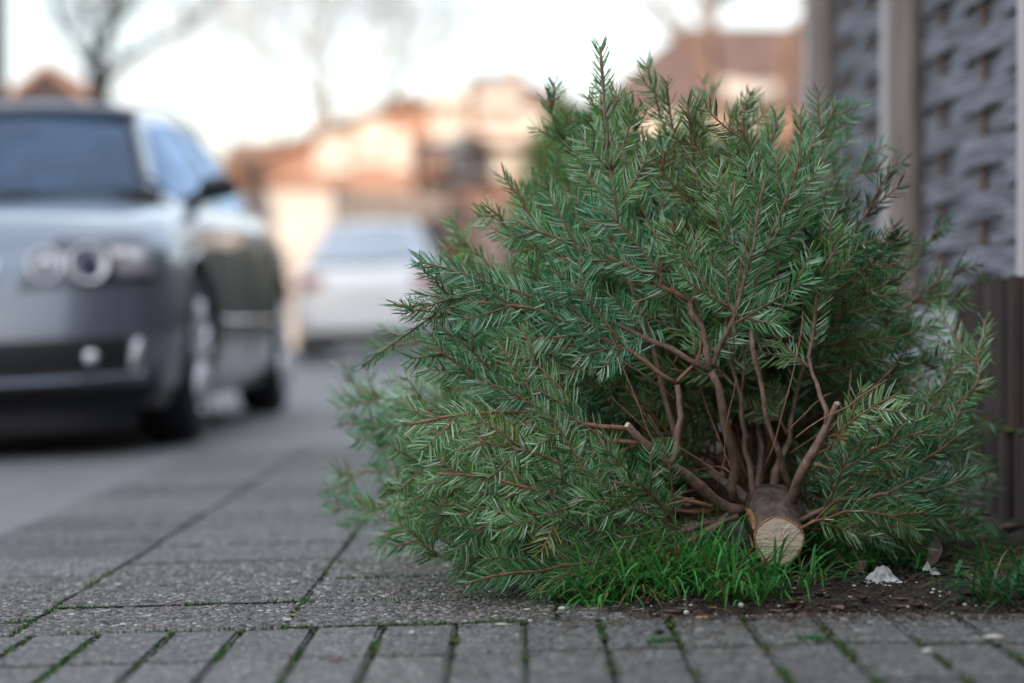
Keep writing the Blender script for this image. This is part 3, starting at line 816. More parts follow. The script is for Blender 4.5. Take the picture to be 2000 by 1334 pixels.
# ------------------------------------------------------------------ cars
def build_car(name, label, paint, loc, rz, group=None, scale=(1, 1, 1), rear_detail=True, front_detail=True):
    root = empty(name, loc, label, 'car', group)
    root.rotation_euler = (0, -math.atan(SLOPE) if abs(rz) < 1 else math.atan(SLOPE), rz)
    root.scale = scale
    # plan outline of the right half, front centre to rear centre
    plan = [(0, 0.0), (0.30, 0.006), (0.55, 0.045), (0.70, 0.11), (0.80, 0.21), (0.865, 0.36), (0.90, 0.55), (0.915, 0.90), (0.92, 1.5), (0.92, 2.3),
            (0.915, 3.2), (0.90, 3.9), (0.87, 4.4), (0.81, 4.68), (0.72, 4.82), (0.5, 4.88), (0, 4.92)]
    dense = smooth_path([(p[0], p[1], 0) for p in plan], 2400)
    d = [0.0]
    for i in range(1, len(dense)): d.append(d[-1] + float(np.linalg.norm(dense[i] - dense[i-1])))
    TOT = d[-1]; dd = np.array(d); DX = np.array([p[0] for p in dense]); DY = np.array([p[1] for p in dense])
    def plan_at(s):
        return float(np.interp(s, dd, DX)), float(np.interp(s, dd, DY))
    def s_of_y(y):
        i = int(np.argmin(np.abs(DY - y) + (DX < 0.5) * 0.5)); return dd[i]
    def s_of_x_front(x):
        i = int(np.argmin(np.where(DY < 1.5, np.abs(DX - x), 9))); return dd[i]
    def s_of_x_rear(x):
        i = int(np.argmin(np.where(DY > 4.3, np.abs(DX - x), 9))); return dd[i]
    def ztop(y):
        return float(np.interp(y, [0, 0.1, 0.3, 0.7, 1.2, 2.0, 3.2, 4.2, 4.6, 4.92], [0.72, 0.765, 0.82, 0.875, 0.93, 0.955, 0.975, 0.99, 0.96, 0.90]))
    VZ = [0, .10, .22, .36, .50, .64, .78, .88, .95, 1.0]
    VO = [0.075, .03, .010, 0.0, 0.0, .006, .012, .028, .055, .095]
    VOF = [0.10, .035, .006, 0.0, 0.012, .028, .045, .065, .10, .15]      # the nose leans back more
    ZB = 0.17
    def surf(s, z, out=0.0):
        x, y = plan_at(s)
        s2 = min(s + 0.01, TOT); s1 = max(s - 0.01, 0)
        a, b = plan_at(s1), plan_at(s2)
        tx, ty = b[0] - a[0], b[1] - a[1]; l = math.hypot(tx, ty) or 1
        nx, ny = -ty / l * -1, -tx / l      # outward
        nx, ny = ty / l, -tx / l
        zt = ztop(y)
        v = max(0, min(1, (z - ZB) / (zt - ZB)))
        f = max(0, min(1, 1 - y / 0.6))
        o = np.interp(v, VZ, VO) * (1 - f) + np.interp(v, VZ, VOF) * f
        o = o - out
        return Vector((max(0, x - nx * o) if x > 0.02 else x, y - ny * o, z))
    # stations: fine near the wheels
    WF, WR, RW = 0.95, 3.90, 0.335
    ss = sorted(set([round(v, 4) for v in list(np.linspace(0, s_of_y(0.5), 26)) + list(np.linspace(s_of_y(0.5), s_of_y(1.45), 40)) +
              list(np.linspace(s_of_y(1.45), s_of_y(3.4), 30)) + list(np.linspace(s_of_y(3.4), s_of_y(4.4), 42)) + list(np.linspace(s_of_y(4.4), TOT, 22))]))
    NV = 30
    for side in (1, -1):
        vs, keep = [], []
        for s in ss:
            x, y = plan_at(s); zt = ztop(y)
            for k in range(NV + 1):
                z = ZB + (zt - ZB) * k / NV
                p = surf(s, z)
                for wy in (WF, WR):
                    r = math.hypot(p.y - wy, p.z - 0.335)
                    if abs(r - 0.385) < 0.020 and p.x > 0.6:
                        q = 0.385 / r; p = Vector((p.x, wy + (p.y - wy) * q, 0.335 + (p.z - 0.335) * q))
                vs.append((p.x * side, p.y, p.z))
        fs = []
        for i in range(len(ss) - 1):
            for k in range(NV):
                a = i * (NV + 1) + k
                quad = (a, a + NV + 1, a + NV + 2, a + 1)
                cx = sum(abs(vs[q][0]) for q in quad) / 4; cy = sum(vs[q][1] for q in quad) / 4; cz = sum(vs[q][2] for q in quad) / 4
                if cx > 0.6 and any(math.hypot(cy - wy, cz - 0.335) < 0.383 for wy in (WF, WR)): continue
                fs.append(quad)
        # bonnet / rear deck: from the top edge to the centre line
        mb = MB(); mb.add(vs, fs)
        topr = [vs[i * (NV + 1) + NV] for i in range(len(ss))]
        nC = 8
        grid = []
        for i, s in enumerate(ss):
            tx, ty, tz = topr[i]
            row = []
            for j in range(nC + 1):
                u = j / nC
                crown = 0.045 * (1 - (1 - u) ** 2) * min(1, ty / 0.3) if ty < 2.5 else 0.02 * u
                # the centre line runs at the nose's depth so the rows fan in
                cyy = ty
                row.append((tx * (1 - u), cyy, tz + crown + 0.012 * math.sin(u * 3.1) * min(1, ty / .4)))
            grid.append(row)
        gv = [p for row in grid for p in row]
        gf = []
        for i in range(len(ss) - 1):
            if abs(topr[i + 1][1] - topr[i][1]) < 1e-5: continue
            for j in range(nC):
                a = i * (nC + 1) + j; gf.append((a, a + 1, a + nC + 2, a + nC + 1))
        mb.add(gv, gf)
        o = mb.obj('body_panel', paint, root, True)
        # wheel wells and arch lips
        for wy in (WF, WR):
            mb = MB()
            pts = []
            for a in np.linspace(-12, 192, 25):
                pts.append((wy + 0.387 * math.cos(R(a)), 0.335 + 0.387 * math.sin(R(a))))
            v2 = [(side * (0.905 - 0.085 * max(0, 1 - max(0, (p[1] - 0.335) / 0.25))), p[0], p[1]) for p in pts] + [(side * 0.55, p[0], p[1]) for p in pts] + [(side * 0.55, wy, 0.335)]
            n = len(pts)
            f2 = [(i, i + 1, n + i + 1, n + i) for i in range(n - 1)] + [(n + i, n + i + 1, 2 * n) for i in range(n - 1)]
            mb.add(v2, f2); mb.obj('wheel_well', M['black'], root, fix=False)
    # underbody
    mb = MB(); mb.box(-0.84, 0.84, 0.30, 0.52, 0.16, 0.5); mb.box(-0.55, 0.55, 0.3, 4.6, 0.16, 0.6); mb.box(-0.84, 0.84, 1.38, 3.45, 0.16, 0.5); mb.box(-0.80, 0.80, 4.33, 4.6, 0.22, 0.5)
    mb.obj('underbody', M['black'], root)
    # greenhouse (lofted pillars, glass, roof)
    def ring(y, zb, zt_, xb, xt): return (y, zb, zt_, xb, xt)
    zr = lambda y: float(np.interp(y, [1.95, 2.3, 2.9, 3.6, 4.3], [1.355, 1.40, 1.425, 1.405, 1.345]))
    def roofx(y): return float(np.interp(y, [1.95, 2.6, 3.5, 4.3], [0.50, 0.535, 0.525, 0.49]))
    # roof panel
    ysr = np.linspace(1.95, 4.35, 18); nx_ = 12
    vs = []
    for y in ysr:
        for j in range(nx_ + 1):
            u = -1 + 2 * j / nx_
            vs.append((roofx(y) * u, y, zr(y) + 0.035 * (1 - abs(u) ** 2.5)))
    fs = [(i*(nx_+1)+j, i*(nx_+1)+j+1, (i+1)*(nx_+1)+j+1, (i+1)*(nx_+1)+j) for i in range(len(ysr)-1) for j in range(nx_)]
    mb = MB(); mb.add(vs, fs); mb.obj('roof', paint, root, True)
    # windshield with paint/black frame
    def screen(yb, zb_, xb, yt, zt_, xt, bow, nm, m, inset=0.0, off=0.0):
        n, k = 12, 6; vs = []
        for a in range(k + 1):
            v = inset + (1 - 2 * inset) * a / k
            for j in range(n + 1):
                u = (-1 + 2 * j / n) * (1 - inset * 1.0)
                xw = xb + (xt - xb) * v
                bw = bow * (1 - u * u)
                y = yb + (yt - yb) * v - bw + off
                z = zb_ + (zt_ - zb_) * v + 0.03 * (1 - u * u) * v
                vs.append((xw * u, y, z))
        fs = [(a*(n+1)+j, a*(n+1)+j+1, (a+1)*(n+1)+j+1, (a+1)*(n+1)+j) for a in range(k) for j in range(n)]
        mb = MB(); mb.add(vs, fs); return mb.obj(nm, m, root, True)
    ws = screen(1.28, 0.945, 0.68, 1.955, 1.352, 0.50, 0.12, 'windscreen', M['clear_glass'], inset=0.0, off=0.0)
    mb = MB()
    def wp(u, v): return (u * (0.68 + (0.50 - 0.68) * v), 1.28 + 0.675 * v - 0.12 * (1 - u * u) - 0.006, 0.945 + 0.407 * v + 0.03 * (1 - u * u) * v)
    mb.tube([wp(-.97, t) for t in np.linspace(0, 1, 8)], [0.02] * 8, 6); mb.tube([wp(.97, t) for t in np.linspace(0, 1, 8)], [0.02] * 8, 6)
    mb.tube([wp(t, .02) for t in np.linspace(-1, 1, 12)], [0.02] * 12, 6)
    mb.obj('windscreen_seal', M['black'], root, True)
    mb = MB(); mb.tube([(wp(t, 1.0)[0] * 1.02, wp(t, 1.0)[1] + 0.01, wp(t, 1.0)[2] + 0.012) for t in np.linspace(-1, 1, 12)], [0.030] * 12, 8); mb.obj('roof_header', paint, root, True)
    for x0_, x1_ in ((-0.55, 0.05), (0.0, 0.58)):
        mb = MB(); mb.tube([(x0_, 1.13, 0.985), (x1_, 1.17, 1.0)], [0.008, 0.006], 5); mb.obj('wiper', M['black'], root)
    mb = MB(); mb.bbox(-0.70, 0.70, 1.32, 4.45, 0.955, 1.012, 0.01); mb.obj('cabin_interior', M['seat'], root)
    for sx in (-0.36, 0.36):
        mb = MB(); mb.bbox(sx - 0.24, sx + 0.24, 2.45, 2.58, 1.0, 1.16, 0.05); mb.bbox(sx - 0.13, sx + 0.13, 2.48, 2.57, 1.18, 1.32, 0.04); mb.obj('seat', M['seat'], root, True)
        mb = MB(); mb.bbox(sx - 0.12, sx + 0.12, 3.52, 3.60, 1.05, 1.20, 0.03); mb.bbox(sx - .3, sx + .3, 3.5, 3.62, 1.0, 1.09, 0.03); mb.obj('seat', M['seat'], root, True)
    mb = MB(); mb.tube([(0.36 + 0.17 * math.cos(a), 1.75, 1.02 + 0.12 * math.sin(a)) for a in np.linspace(0, 6.2832, 20)], [0.015] * 20, 6); mb.obj('steering_wheel', M['black'], root, True)
    mb = MB(); mb.bbox(-0.11, 0.11, 1.93, 1.95, 1.27, 1.33, 0.01); mb.obj('rear_view_mirror', M['black'], root)
    screen(4.72, 0.98, 0.66, 4.345, 1.348, 0.49, -0.05, 'rear_window', M['rear_glass'] if 'white' in label else M['clear_glass'], inset=0.0, off=0.0)
    # cowl
    mb = MB(); mb.add([(-0.80, 1.10, 0.945), (0.80, 1.10, 0.945), (0.74, 1.30, 0.952), (-0.74, 1.30, 0.952), (0, 1.02, 0.985), (0, 1.17, 0.985)], [(0, 4, 5, 3), (4, 1, 2, 5)])
    mb.obj('cowl', M['black'], root)
    for side in (1, -1):
        # side glass band and painted pillars: bottom at belt, top at roof edge
        def sidep(y, v, out=0.0):
            xb = float(np.interp(y, [1.28, 1.6, 3.8, 4.72], [0.75, 0.775, 0.77, 0.70])); xt = roofx(max(1.95, min(4.35, y)))
            zb_ = ztop(y) - 0.004; 
            if y < 1.955: ztp = 0.945 + (1.352 - 0.945) * (y - 1.28) / (1.955 - 1.28)
            elif y > 4.345: ztp = 1.348 + (0.98 - 1.348) * (y - 4.345) / (4.72 - 4.345)
            else: ztp = zr(y)
            full = 1.37 - zb_
            f = max(0.0, (ztp - zb_)) / full
            xtt = xb + (xt - xb) * min(1, f)
            if y < 1.955: xtt = 0.68 + (0.50 - 0.68) * (y - 1.28) / 0.675
            if y > 4.345: xtt = 0.49 + (0.66 - 0.49) * (y - 4.345) / 0.375
            x = xb + (xtt - xb) * v + 0.03 * math.sin(math.pi * v) * min(1, f)
            return (side * (x + out), y, zb_ + (ztp - zb_) * v)
        def band(ys, v0, v1, out, nm, m):
            k = 6; vs = []
            for y in ys:
                for a in range(k + 1): vs.append(sidep(y, v0(y) + (v1(y) - v0(y)) * a / k, out))
            fs = [(i*(k+1)+a, (i+1)*(k+1)+a, (i+1)*(k+1)+a+1, i*(k+1)+a+1) for i in range(len(ys)-1) for a in range(k)]
            mb = MB(); mb.add(vs, fs); return mb.obj(nm, m, root, True)
        band(list(np.linspace(1.28, 1.96, 9)), lambda y: 0.0, lambda y: 1.0 if y < 1.5 else 0.06, 0.0, 'pillar', paint)
        band(list(np.linspace(1.96, 4.72, 24)), lambda y: 0.0, lambda y: 0.06, 0.0, 'window_ledge', paint)
        band(list(np.linspace(1.50, 4.72, 30)), lambda y: 0.80 + 0.09 * min(1, (y - 1.5) / .5), lambda y: 1.0, 0.0, 'roof_frame', paint)
        for ya, yb in ((2.52, 2.60), (3.50, 3.58), (4.38, 4.72)): band([ya, yb], lambda y: 0.05, lambda y: 0.9, 0.001, 'pillar', paint if ya > 4 else M['black'])
        band(list(np.linspace(1.50, 2.52, 12)), lambda y: 0.06, lambda y: 0.80 + 0.09 * min(1, (y - 1.5) / .5), -0.002, 'side_window', M['clear_glass'])
        band(list(np.linspace(2.60, 3.50, 10)), lambda y: 0.06, lambda y: 0.89, -0.002, 'side_window', M['clear_glass'])
        band(list(np.linspace(3.58, 4.38, 10)), lambda y: 0.10, lambda y: 0.87, -0.002, 'side_window', M['clear_glass'])
        # roof rail
        mb = MB(); mb.tube([(side * (roofx(y) - 0.02), y, zr(y) + 0.05) for y in np.linspace(2.2, 4.2, 9)], [0.012] * 9, 6); mb.obj('roof_rail', M['chrome'], root, True)
        # mirror
        mb = MB(); mb.sphere((side * 0.90, 1.62, 1.02), 0.078, 14, 10, (1.1, 0.75, 0.66)); mb.tube([(side * 0.76, 1.64, 0.96), (side * 0.86, 1.63, 0.99)], [0.03, 0.03], 8)
        mb.obj('wing_mirror', M['black'] if True else paint, root, True)
        # door seams and handles
        for y in (1.42, 2.56, 3.50):
            pts = [surf(s_of_y(y), z, 0.0015) for z in np.linspace(0.28, ztop(y) - 0.05, 9)]
            mb = MB(); mb.tube([(side * p.x, p.y, p.z) for p in pts], [0.004] * 9, 4); mb.obj('door_seam', M['black'], root)
        for y in (2.40, 3.36):
            p = surf(s_of_y(y), 0.80, 0.015)
            mb = MB(); mb.tube([(side * p.x, y - 0.09, 0.80), (side * (p.x + 0.02), y, 0.803), (side * p.x, y + 0.09, 0.80)], [0.012, 0.015, 0.012], 6); mb.obj('door_handle', paint, root, True)
        # side moulding
        pts = [surf(s_of_y(y), 0.47, 0.006) for y in np.linspace(1.45, 3.42, 12)]
        mb = MB(); mb.tube([(side * p.x, p.y, p.z) for p in pts], [0.008] * 12, 5); mb.obj('side_moulding', paint, root)
        # wheels
        for wy in (WF, WR):
            mb = MB(); prof = [(0.225, 0), (0.30, 0.006), (0.325, 0.02), (0.334, 0.05), (0.334, 0.175), (0.325, 0.205), (0.30, 0.22), (0.225, 0.225)]
            k = 36; vs = []; 
            for (r, w) in prof:
                for j in range(k):
                    a = 2 * math.pi * j / k; vs.append((side * (0.905 - w), wy + r * math.cos(a), 0.335 + r * math.sin(a)))
            fs = [(i*k+j, i*k+(j+1) % k, (i+1)*k+(j+1) % k, (i+1)*k+j) for i in range(len(prof)-1) for j in range(k)]
            mb.add(vs, fs); w = mb.obj('wheel', M['tyre'], root, True)
            mb = MB(); prof = [(0.228, 0.005), (0.222, 0.0), (0.208, 0.01), (0.200, 0.06), (0.19, 0.18)]
            vs = []
            for (r, ww) in prof:
                for j in range(k):
                    a = 2 * math.pi * j / k; vs.append((side * (0.905 - ww), wy + r * math.cos(a), 0.335 + r * math.sin(a)))
            fs = [(i*k+j, i*k+(j+1) % k, (i+1)*k+(j+1) % k, (i+1)*k+j) for i in range(len(prof)-1) for j in range(k)]
            mb.add(vs, fs)
            # five double spokes and a hub
            for q in range(5):
                for off in (-0.10, 0.10):
                    a = 2 * math.pi * q / 5 + off + 0.3
                    c0 = Vector((side * 0.893, wy + 0.05 * math.cos(a), 0.335 + 0.05 * math.sin(a)))
                    a2 = a + off * 0.8
                    c1 = Vector((side * 0.900, wy + 0.215 * math.cos(a2), 0.335 + 0.215 * math.sin(a2)))
                    mb.tube([c0, c1], [0.022, 0.016], 6)
            mb.tube([(side * 0.86, wy, 0.335), (side * 0.905, wy, 0.335)], [0.06, 0.05], 14)
            mb.obj('rim', M['alloy'], w, True)
            mb = MB(); mb.tube([(side * 0.80, wy, 0.335), (side * 0.815, wy, 0.335)], [0.16, 0.16], 24); mb.obj('brake_disc', M['black'], w)
    def patch(s0, s1, z0, z1, out, nm, m, side=1, n=14, k=5, par=None, taper=None):
        vs = []
        for i in range(n + 1):
            s = s0 + (s1 - s0) * i / n
            a0, a1 = (z0(i / n), z1(i / n)) if callable(z0) else (z0, z1)
            for j in range(k + 1):
                p = surf(s, a0 + (a1 - a0) * j / k, out); vs.append((side * p.x, p.y, p.z))
        fs = [(i*(k+1)+j, (i+1)*(k+1)+j, (i+1)*(k+1)+j+1, i*(k+1)+j+1) for i in range(n) for j in range(k)]
        # rim back to the body so the patch has thickness
        mb = MB(); mb.add(vs, fs)
        return mb.obj(nm, m, par or root, True)
    sf = s_of_x_front
    for side in (1, -1):
        # lower intake, fog lamp and chrome end piece
        patch(sf(0.0), sf(0.76), lambda t: 0.285 + 0.02 * t**3, lambda t: 0.405 + 0.012 * t, 0.006, 'lower_intake', M['black'], side)
        p = surf(sf(0.64), 0.345, 0.01)
        mb = MB(); mb.tube([(side * p.x, p.y + 0.02, p.z), (side * p.x, p.y - 0.022, p.z)], [0.026, 0.026], 16); fg = mb.obj('fog_lamp', M['chrome'], root, True)
        mb = MB(); mb.sphere((side * p.x, p.y - 0.018, p.z), 0.022, 14, 8, (1, 0.4, 1)); mb.obj('lens', M['reflector'], fg, True)
        pts = [surf(s_, z_, 0.012) for s_, z_ in zip(np.linspace(sf(0.765), sf(0.785), 6), np.linspace(0.30, 0.41, 6))]
        mb = MB(); mb.tube([(side * q.x, q.y, q.z) for q in pts], [0.006, 0.014, 0.017, 0.018, 0.015, 0.006], 8); mb.obj('intake_trim', M['alloy'], root, True)
        pts = [surf(s_, 0.262 + 0.02 * (s_ / sf(0.8))**3, 0.012) for s_ in np.linspace(0, sf(0.80), 12)]
        mb = MB(); mb.tube([(side * q.x, q.y, q.z) for q in pts], [0.014] * 12, 6); mb.obj('bumper_lip', paint, root, True)
        # grille edge
        patch(sf(0.0), sf(0.27), lambda t: 0.43, lambda t: 0.71 - 0.03 * t, 0.005, 'grille', M['black'], side)
        pts = [surf(sf(0.27 + 0.05 * t), 0.43 + 0.28 * t, 0.01) for t in np.linspace(0, 1, 6)]
        mb = MB(); mb.tube([(side * q.x, q.y, q.z) for q in pts], [0.010] * 6, 6); mb.obj('grille_frame', M['chrome'], root, True)
        # headlight: dark housing, two round reflectors with lenses, amber-grey corner
        hl = patch(sf(0.40), s_of_y(0.33), lambda t: 0.585 + 0.03 * t, lambda t: 0.60 + 0.165 * min(1, t * 4) ** 0.7 + 0.01 * t, 0.004, 'headlight', mat('lamp_housing', (0.035,0.04,0.055), 0.3, 0.3, coat=1.0), side, n=20, k=8)
        for (xx, rr) in ((0.500, 0.064), (0.655, 0.072)):
            s0 = sf(xx); p = surf(s0, 0.678, 0.008); du = (surf(s0 + .03, 0.678, 0.008) - surf(s0 - .03, 0.678, 0.008)).normalized(); dv = Vector((0, 0.25, 1)).normalized()
            nn = du.cross(dv).normalized(); nn = nn if nn.y < 0 else -nn
            dv = nn.cross(du).normalized(); k = 24
            def ringpt(r, off, a): q = p + (du * math.cos(a) + dv * math.sin(a)) * r + nn * off; return (side * q.x, q.y, q.z)
            vs = [ringpt(r, off, 2 * math.pi * j / k) for (r, off) in ((rr * 1.02, -0.02), (rr, 0.008), (rr * 0.90, 0.010), (rr * 0.80, 0.002), (rr * 0.42, -0.012)) for j in range(k)]
            fs = [(i*k+j, i*k+(j+1) % k, (i+1)*k+(j+1) % k, (i+1)*k+j) for i in range(4) for j in range(k)]
            mb = MB(); mb.add(vs, fs); b = mb.obj('reflector', M['reflector'], hl, True)
            q = p + nn * -0.006; mb = MB(); mb.sphere((side * q.x, q.y, q.z), rr * 0.44, 14, 8, (1, 0.6, 1)); mb.obj('projector_lens', M['glass'] if rr > 0.07 else M['reflector'], hl, True)
        patch(sf(0.745), s_of_y(0.31), lambda t: 0.635, lambda t: 0.735, 0.010, 'turn_signal', mat('clear_turn_signal', (0.55,0.50,0.52), 0.15, 0.6), side, n=8, par=hl)
        patch(sf(0.0), s_of_y(0.30), lambda t: 0.172, lambda t: 0.245, 0.006, 'valance', M['black'], side, n=20)
        patch(sf(0.0), s_of_y(0.30), lambda t: 0.085, lambda t: 0.172, -0.01, 'air_dam', M['black'], side, n=20)  # low black lip, brought down to keep light from under the nose
        # tail lamps
        sr = s_of_x_rear
        patch(s_of_y(4.50), sr(0.52), lambda t: 0.70 + 0.02*t, lambda t: 0.86, 0.008, 'tail_lamp', M['lamp_red'], side, n=12)
        patch(sr(0.78), sr(0.0), lambda t: 0.19, lambda t: 0.30, 0.008, 'rear_bumper_skirt', M['black'], side, n=12)
        # exhaust
    cols_ = [surf(s_of_x_rear(abs(x)), 0.655, 0.012) for x in (0.26, 0.13, 0.0)]
    vs = []
    for sgn, q in ((-1, cols_[0]), (-1, cols_[1]), (1, cols_[2]), (1, cols_[1]), (1, cols_[0])):
        vs += [(sgn * q.x, q.y, 0.60), (sgn * q.x, q.y, 0.71)]
    mb = MB(); mb.add(vs, [(i*2, i*2+2, i*2+3, i*2+1) for i in range(4)]); mb.obj('number_plate', M['plate'], root)
    return root

build_car('parked_car', 'silver estate car parked at the left, facing the camera', M['silver'], (-2.13, 8.43, gz(-2.05)), R(-0.7), 'cars parked along the street')
wc = build_car('parked_car', 'white car further down the street, seen from behind between the silver car and the fir', M['white_paint'], (px(722, 27.0), 27.0 + 4.92, gz(-1.7) + 0.03), math.pi, 'cars parked along the street', scale=(0.98, 1.0, 1.12))
# ------------------------------------------------------------------ the discarded fir
fir = empty('discarded_fir_tree', (0.419, 3.87, 0), 'discarded green fir tree lying on its side with its sawn trunk towards the camera', 'tree')
FINV = Matrix.Translation((-0.419, -3.87, 0))
def FP(o): o.matrix_parent_inverse = FINV; return o
NR = np.random.default_rng(42)
AX0 = np.array(at(1521, 1057, 4.17)); 
AXP = [np.array(at(1521, 1057, 3.87)), np.array(at(1509, 1004, 3.985)), np.array(at(1500, 1000, 4.15)), np.array([0.31, 4.50, 0.115]), np.array([0.12, 4.90, 0.16]), np.array([-0.07, 5.25, 0.22])]
def DM(d): return 3.87 + (d - 4.17) * (0.45 if d < 4.17 else 1.0)
AXS = smooth_path(AXP, 60)
axl = np.array([0] + list(np.cumsum([np.linalg.norm(AXS[i+1]-AXS[i]) for i in range(59)])))
def axis_at(s):
    return np.array([np.interp(s, axl, [p[k] for p in AXS]) for k in range(3)])
AXD = np.array([-0.22, 0.95, 0.20]); AXD /= np.linalg.norm(AXD)
# trunk
mb = MB()
k = 40
face_n = Vector((0.05, -0.98, -0.05)).normalized()
stations = [(0.0, 0.0390), (0.004, 0.0405), (0.03, 0.0408), (0.055, 0.0420), (0.075, 0.0455), (0.095, 0.050), (0.115, 0.050), (0.145, 0.038), (0.19, 0.033), (0.30, 0.029), (0.45, 0.028), (0.7, 0.021), (1.0, 0.014), (1.35, 0.006)]
vs = []
up = Vector((0, 0, 1))
for (s, r) in stations:
    c = Vector(axis_at(s)); c2 = Vector(axis_at(s + 0.02)); T = (c2 - c).normalized()
    if s < 0.01: T = (-face_n * 0.8 + T * 0.2).normalized()
    A = T.cross(up).normalized(); B = A.cross(T).normalized()
    for j in range(k):
        a = 2 * math.pi * j / k
        rr = r * (1 + 0.035 * math.sin(3 * a + 1) + 0.02 * math.sin(5 * a + s * 30) + 0.03 * mn.noise(Vector((math.cos(a) * 2, math.sin(a) * 2, s * 25))))
        if 0.08 < s < 0.2: rr *= 1 + 0.14 * max(0, mn.noise(Vector((math.cos(a) * 2.2, math.sin(a) * 2.2, s * 40))))
        vs.append(c + A * (rr * math.cos(a)) + B * (rr * math.sin(a)))
fs = [(i*k+j, i*k+(j+1) % k, (i+1)*k+(j+1) % k, (i+1)*k+j) for i in range(len(stations)-1) for j in range(k)]
mb.add(vs, fs)
trunk = FP(mb.obj('trunk', M['trunk_bark'], fir, True))
# sawn face
m = bpy.data.materials.new('sawn_wood'); m.use_nodes = True
N_, L_ = m.node_tree.nodes, m.node_tree.links; b_ = N_['Principled BSDF']; b_.inputs['Roughness'].default_value = 0.7
tc = N_.new('ShaderNodeTexCoord'); mp = N_.new('ShaderNodeMapping'); mp.inputs['Scale'].default_value = (10, 30, 260); mp.inputs['Rotation'].default_value = (0, R(-4), 0)
L_.new(tc.outputs['Object'], mp.inputs['Vector'])
n1 = N_.new('ShaderNodeTexNoise'); n1.inputs['Scale'].default_value = 2.2; n1.inputs['Detail'].default_value = 3; L_.new(mp.outputs['Vector'], n1.inputs['Vector'])
cr = N_.new('ShaderNodeValToRGB'); e = cr.color_ramp.elements
e[0].position = 0.30; e[0].color = (0.30, 0.17, 0.11, 1); e[1].position = 0.62; e[1].color = (0.80, 0.66, 0.53, 1)
x_ = e.new(0.44); x_.color = (0.68, 0.52, 0.41, 1)
L_.new(n1.outputs['Fac'], cr.inputs['Fac'])
n2 = N_.new('ShaderNodeTexNoise'); n2.inputs['Scale'].default_value = 45; n2.inputs['Detail'].default_value = 6; L_.new(tc.outputs['Object'], n2.inputs['Vector'])
r2 = N_.new('ShaderNodeMapRange'); r2.inputs['From Min'].default_value = 0.60; r2.inputs['From Max'].default_value = 0.72; L_.new(n2.outputs['Fac'], r2.inputs['Value'])
mx = N_.new('ShaderNodeMix'); mx.data_type = 'RGBA'; mx.inputs['B'].default_value = (0.16, 0.08, 0.05, 1)
L_.new(r2.outputs['Result'], mx.inputs['Factor']); L_.new(cr.outputs['Color'], mx.inputs['A']); L_.new(mx.outputs['Result'], b_.inputs['Base Color'])
bp = N_.new('ShaderNodeBump'); bp.inputs['Distance'].default_value = 0.0012; L_.new(n1.outputs['Fac'], bp.inputs['Height']); L_.new(bp.outputs['Normal'], b_.inputs['Normal'])
M['sawn'] = m
c = Vector(axis_at(0)); ring = vs[:k]
mb = MB(); rows = [1.0, 0.955, 0.6, 0.3]
v2 = []
for q, sc_ in enumerate(rows):
    for p in ring:
        v2.append(c + (p - c) * sc_ * 0.985 + face_n * (0.0005 if q == 0 else 0.0035 + 0.0006 * random.uniform(-1, 1)))
v2.append(c + face_n * 0.0035)
fs = [(i*k+j, i*k+(j+1) % k, (i+1)*k+(j+1) % k, (i+1)*k+j) for i in range(len(rows)-1) for j in range(k)] + [((len(rows)-1)*k + j, (len(rows)-1)*k + (j+1) % k, len(v2)-1) for j in range(k)]
mb.add(v2, fs); sf_ = FP(mb.obj('sawn_face', M['sawn'], fir, False))
# orange torn bark rim and scars
mb = MB()
rp = [ring[(j) % k] * 1.0 for j in range(k)]
for seg in range(k):
    p0, p1 = ring[seg], ring[(seg + 1) % k]
    rr = 0.0018 + 0.0018 * max(0, mn.noise(Vector((seg * 0.35, 2, 0))))
    mb.tube([p0 + face_n * 0.0015, p1 + face_n * 0.0015], [rr, rr], 5)
FP(mb.obj('bark_rim', M['scar'], fir, True, fix=False))
def scar(s0, s1, a0, w, seed):
    mb = MB(); vs = []
    n = 14
    for i in range(n + 1):
        s = s0 + (s1 - s0) * i / n; c_ = Vector(axis_at(s)); T = (Vector(axis_at(s + .02)) - c_).normalized(); A = T.cross(up).normalized(); B = A.cross(T)
        r = np.interp(s, [q[0] for q in stations], [q[1] for q in stations]) * 1.045 + 0.0012
        for j in range(5):
            a = R(a0) + w * (j / 4 - 0.5) * math.sin(math.pi * (i + 0.3) / (n + 0.6)) * (1 + 0.5 * mn.noise(Vector((i * .7, j, seed))))
            vs.append(c_ + (A * math.cos(a) + B * math.sin(a)) * (r + (0.0006 if 0 < j < 4 else -0.002)))
    mb.add(vs, [(i*5+j, (i+1)*5+j, (i+1)*5+j+1, i*5+j+1) for i in range(n) for j in range(4)])
    FP(mb.obj('bark_scar', M['scar'], fir, True))
scar(0.01, 0.085, 158, 0.42, 1); scar(0.0, 0.05, 195, 0.3, 4)

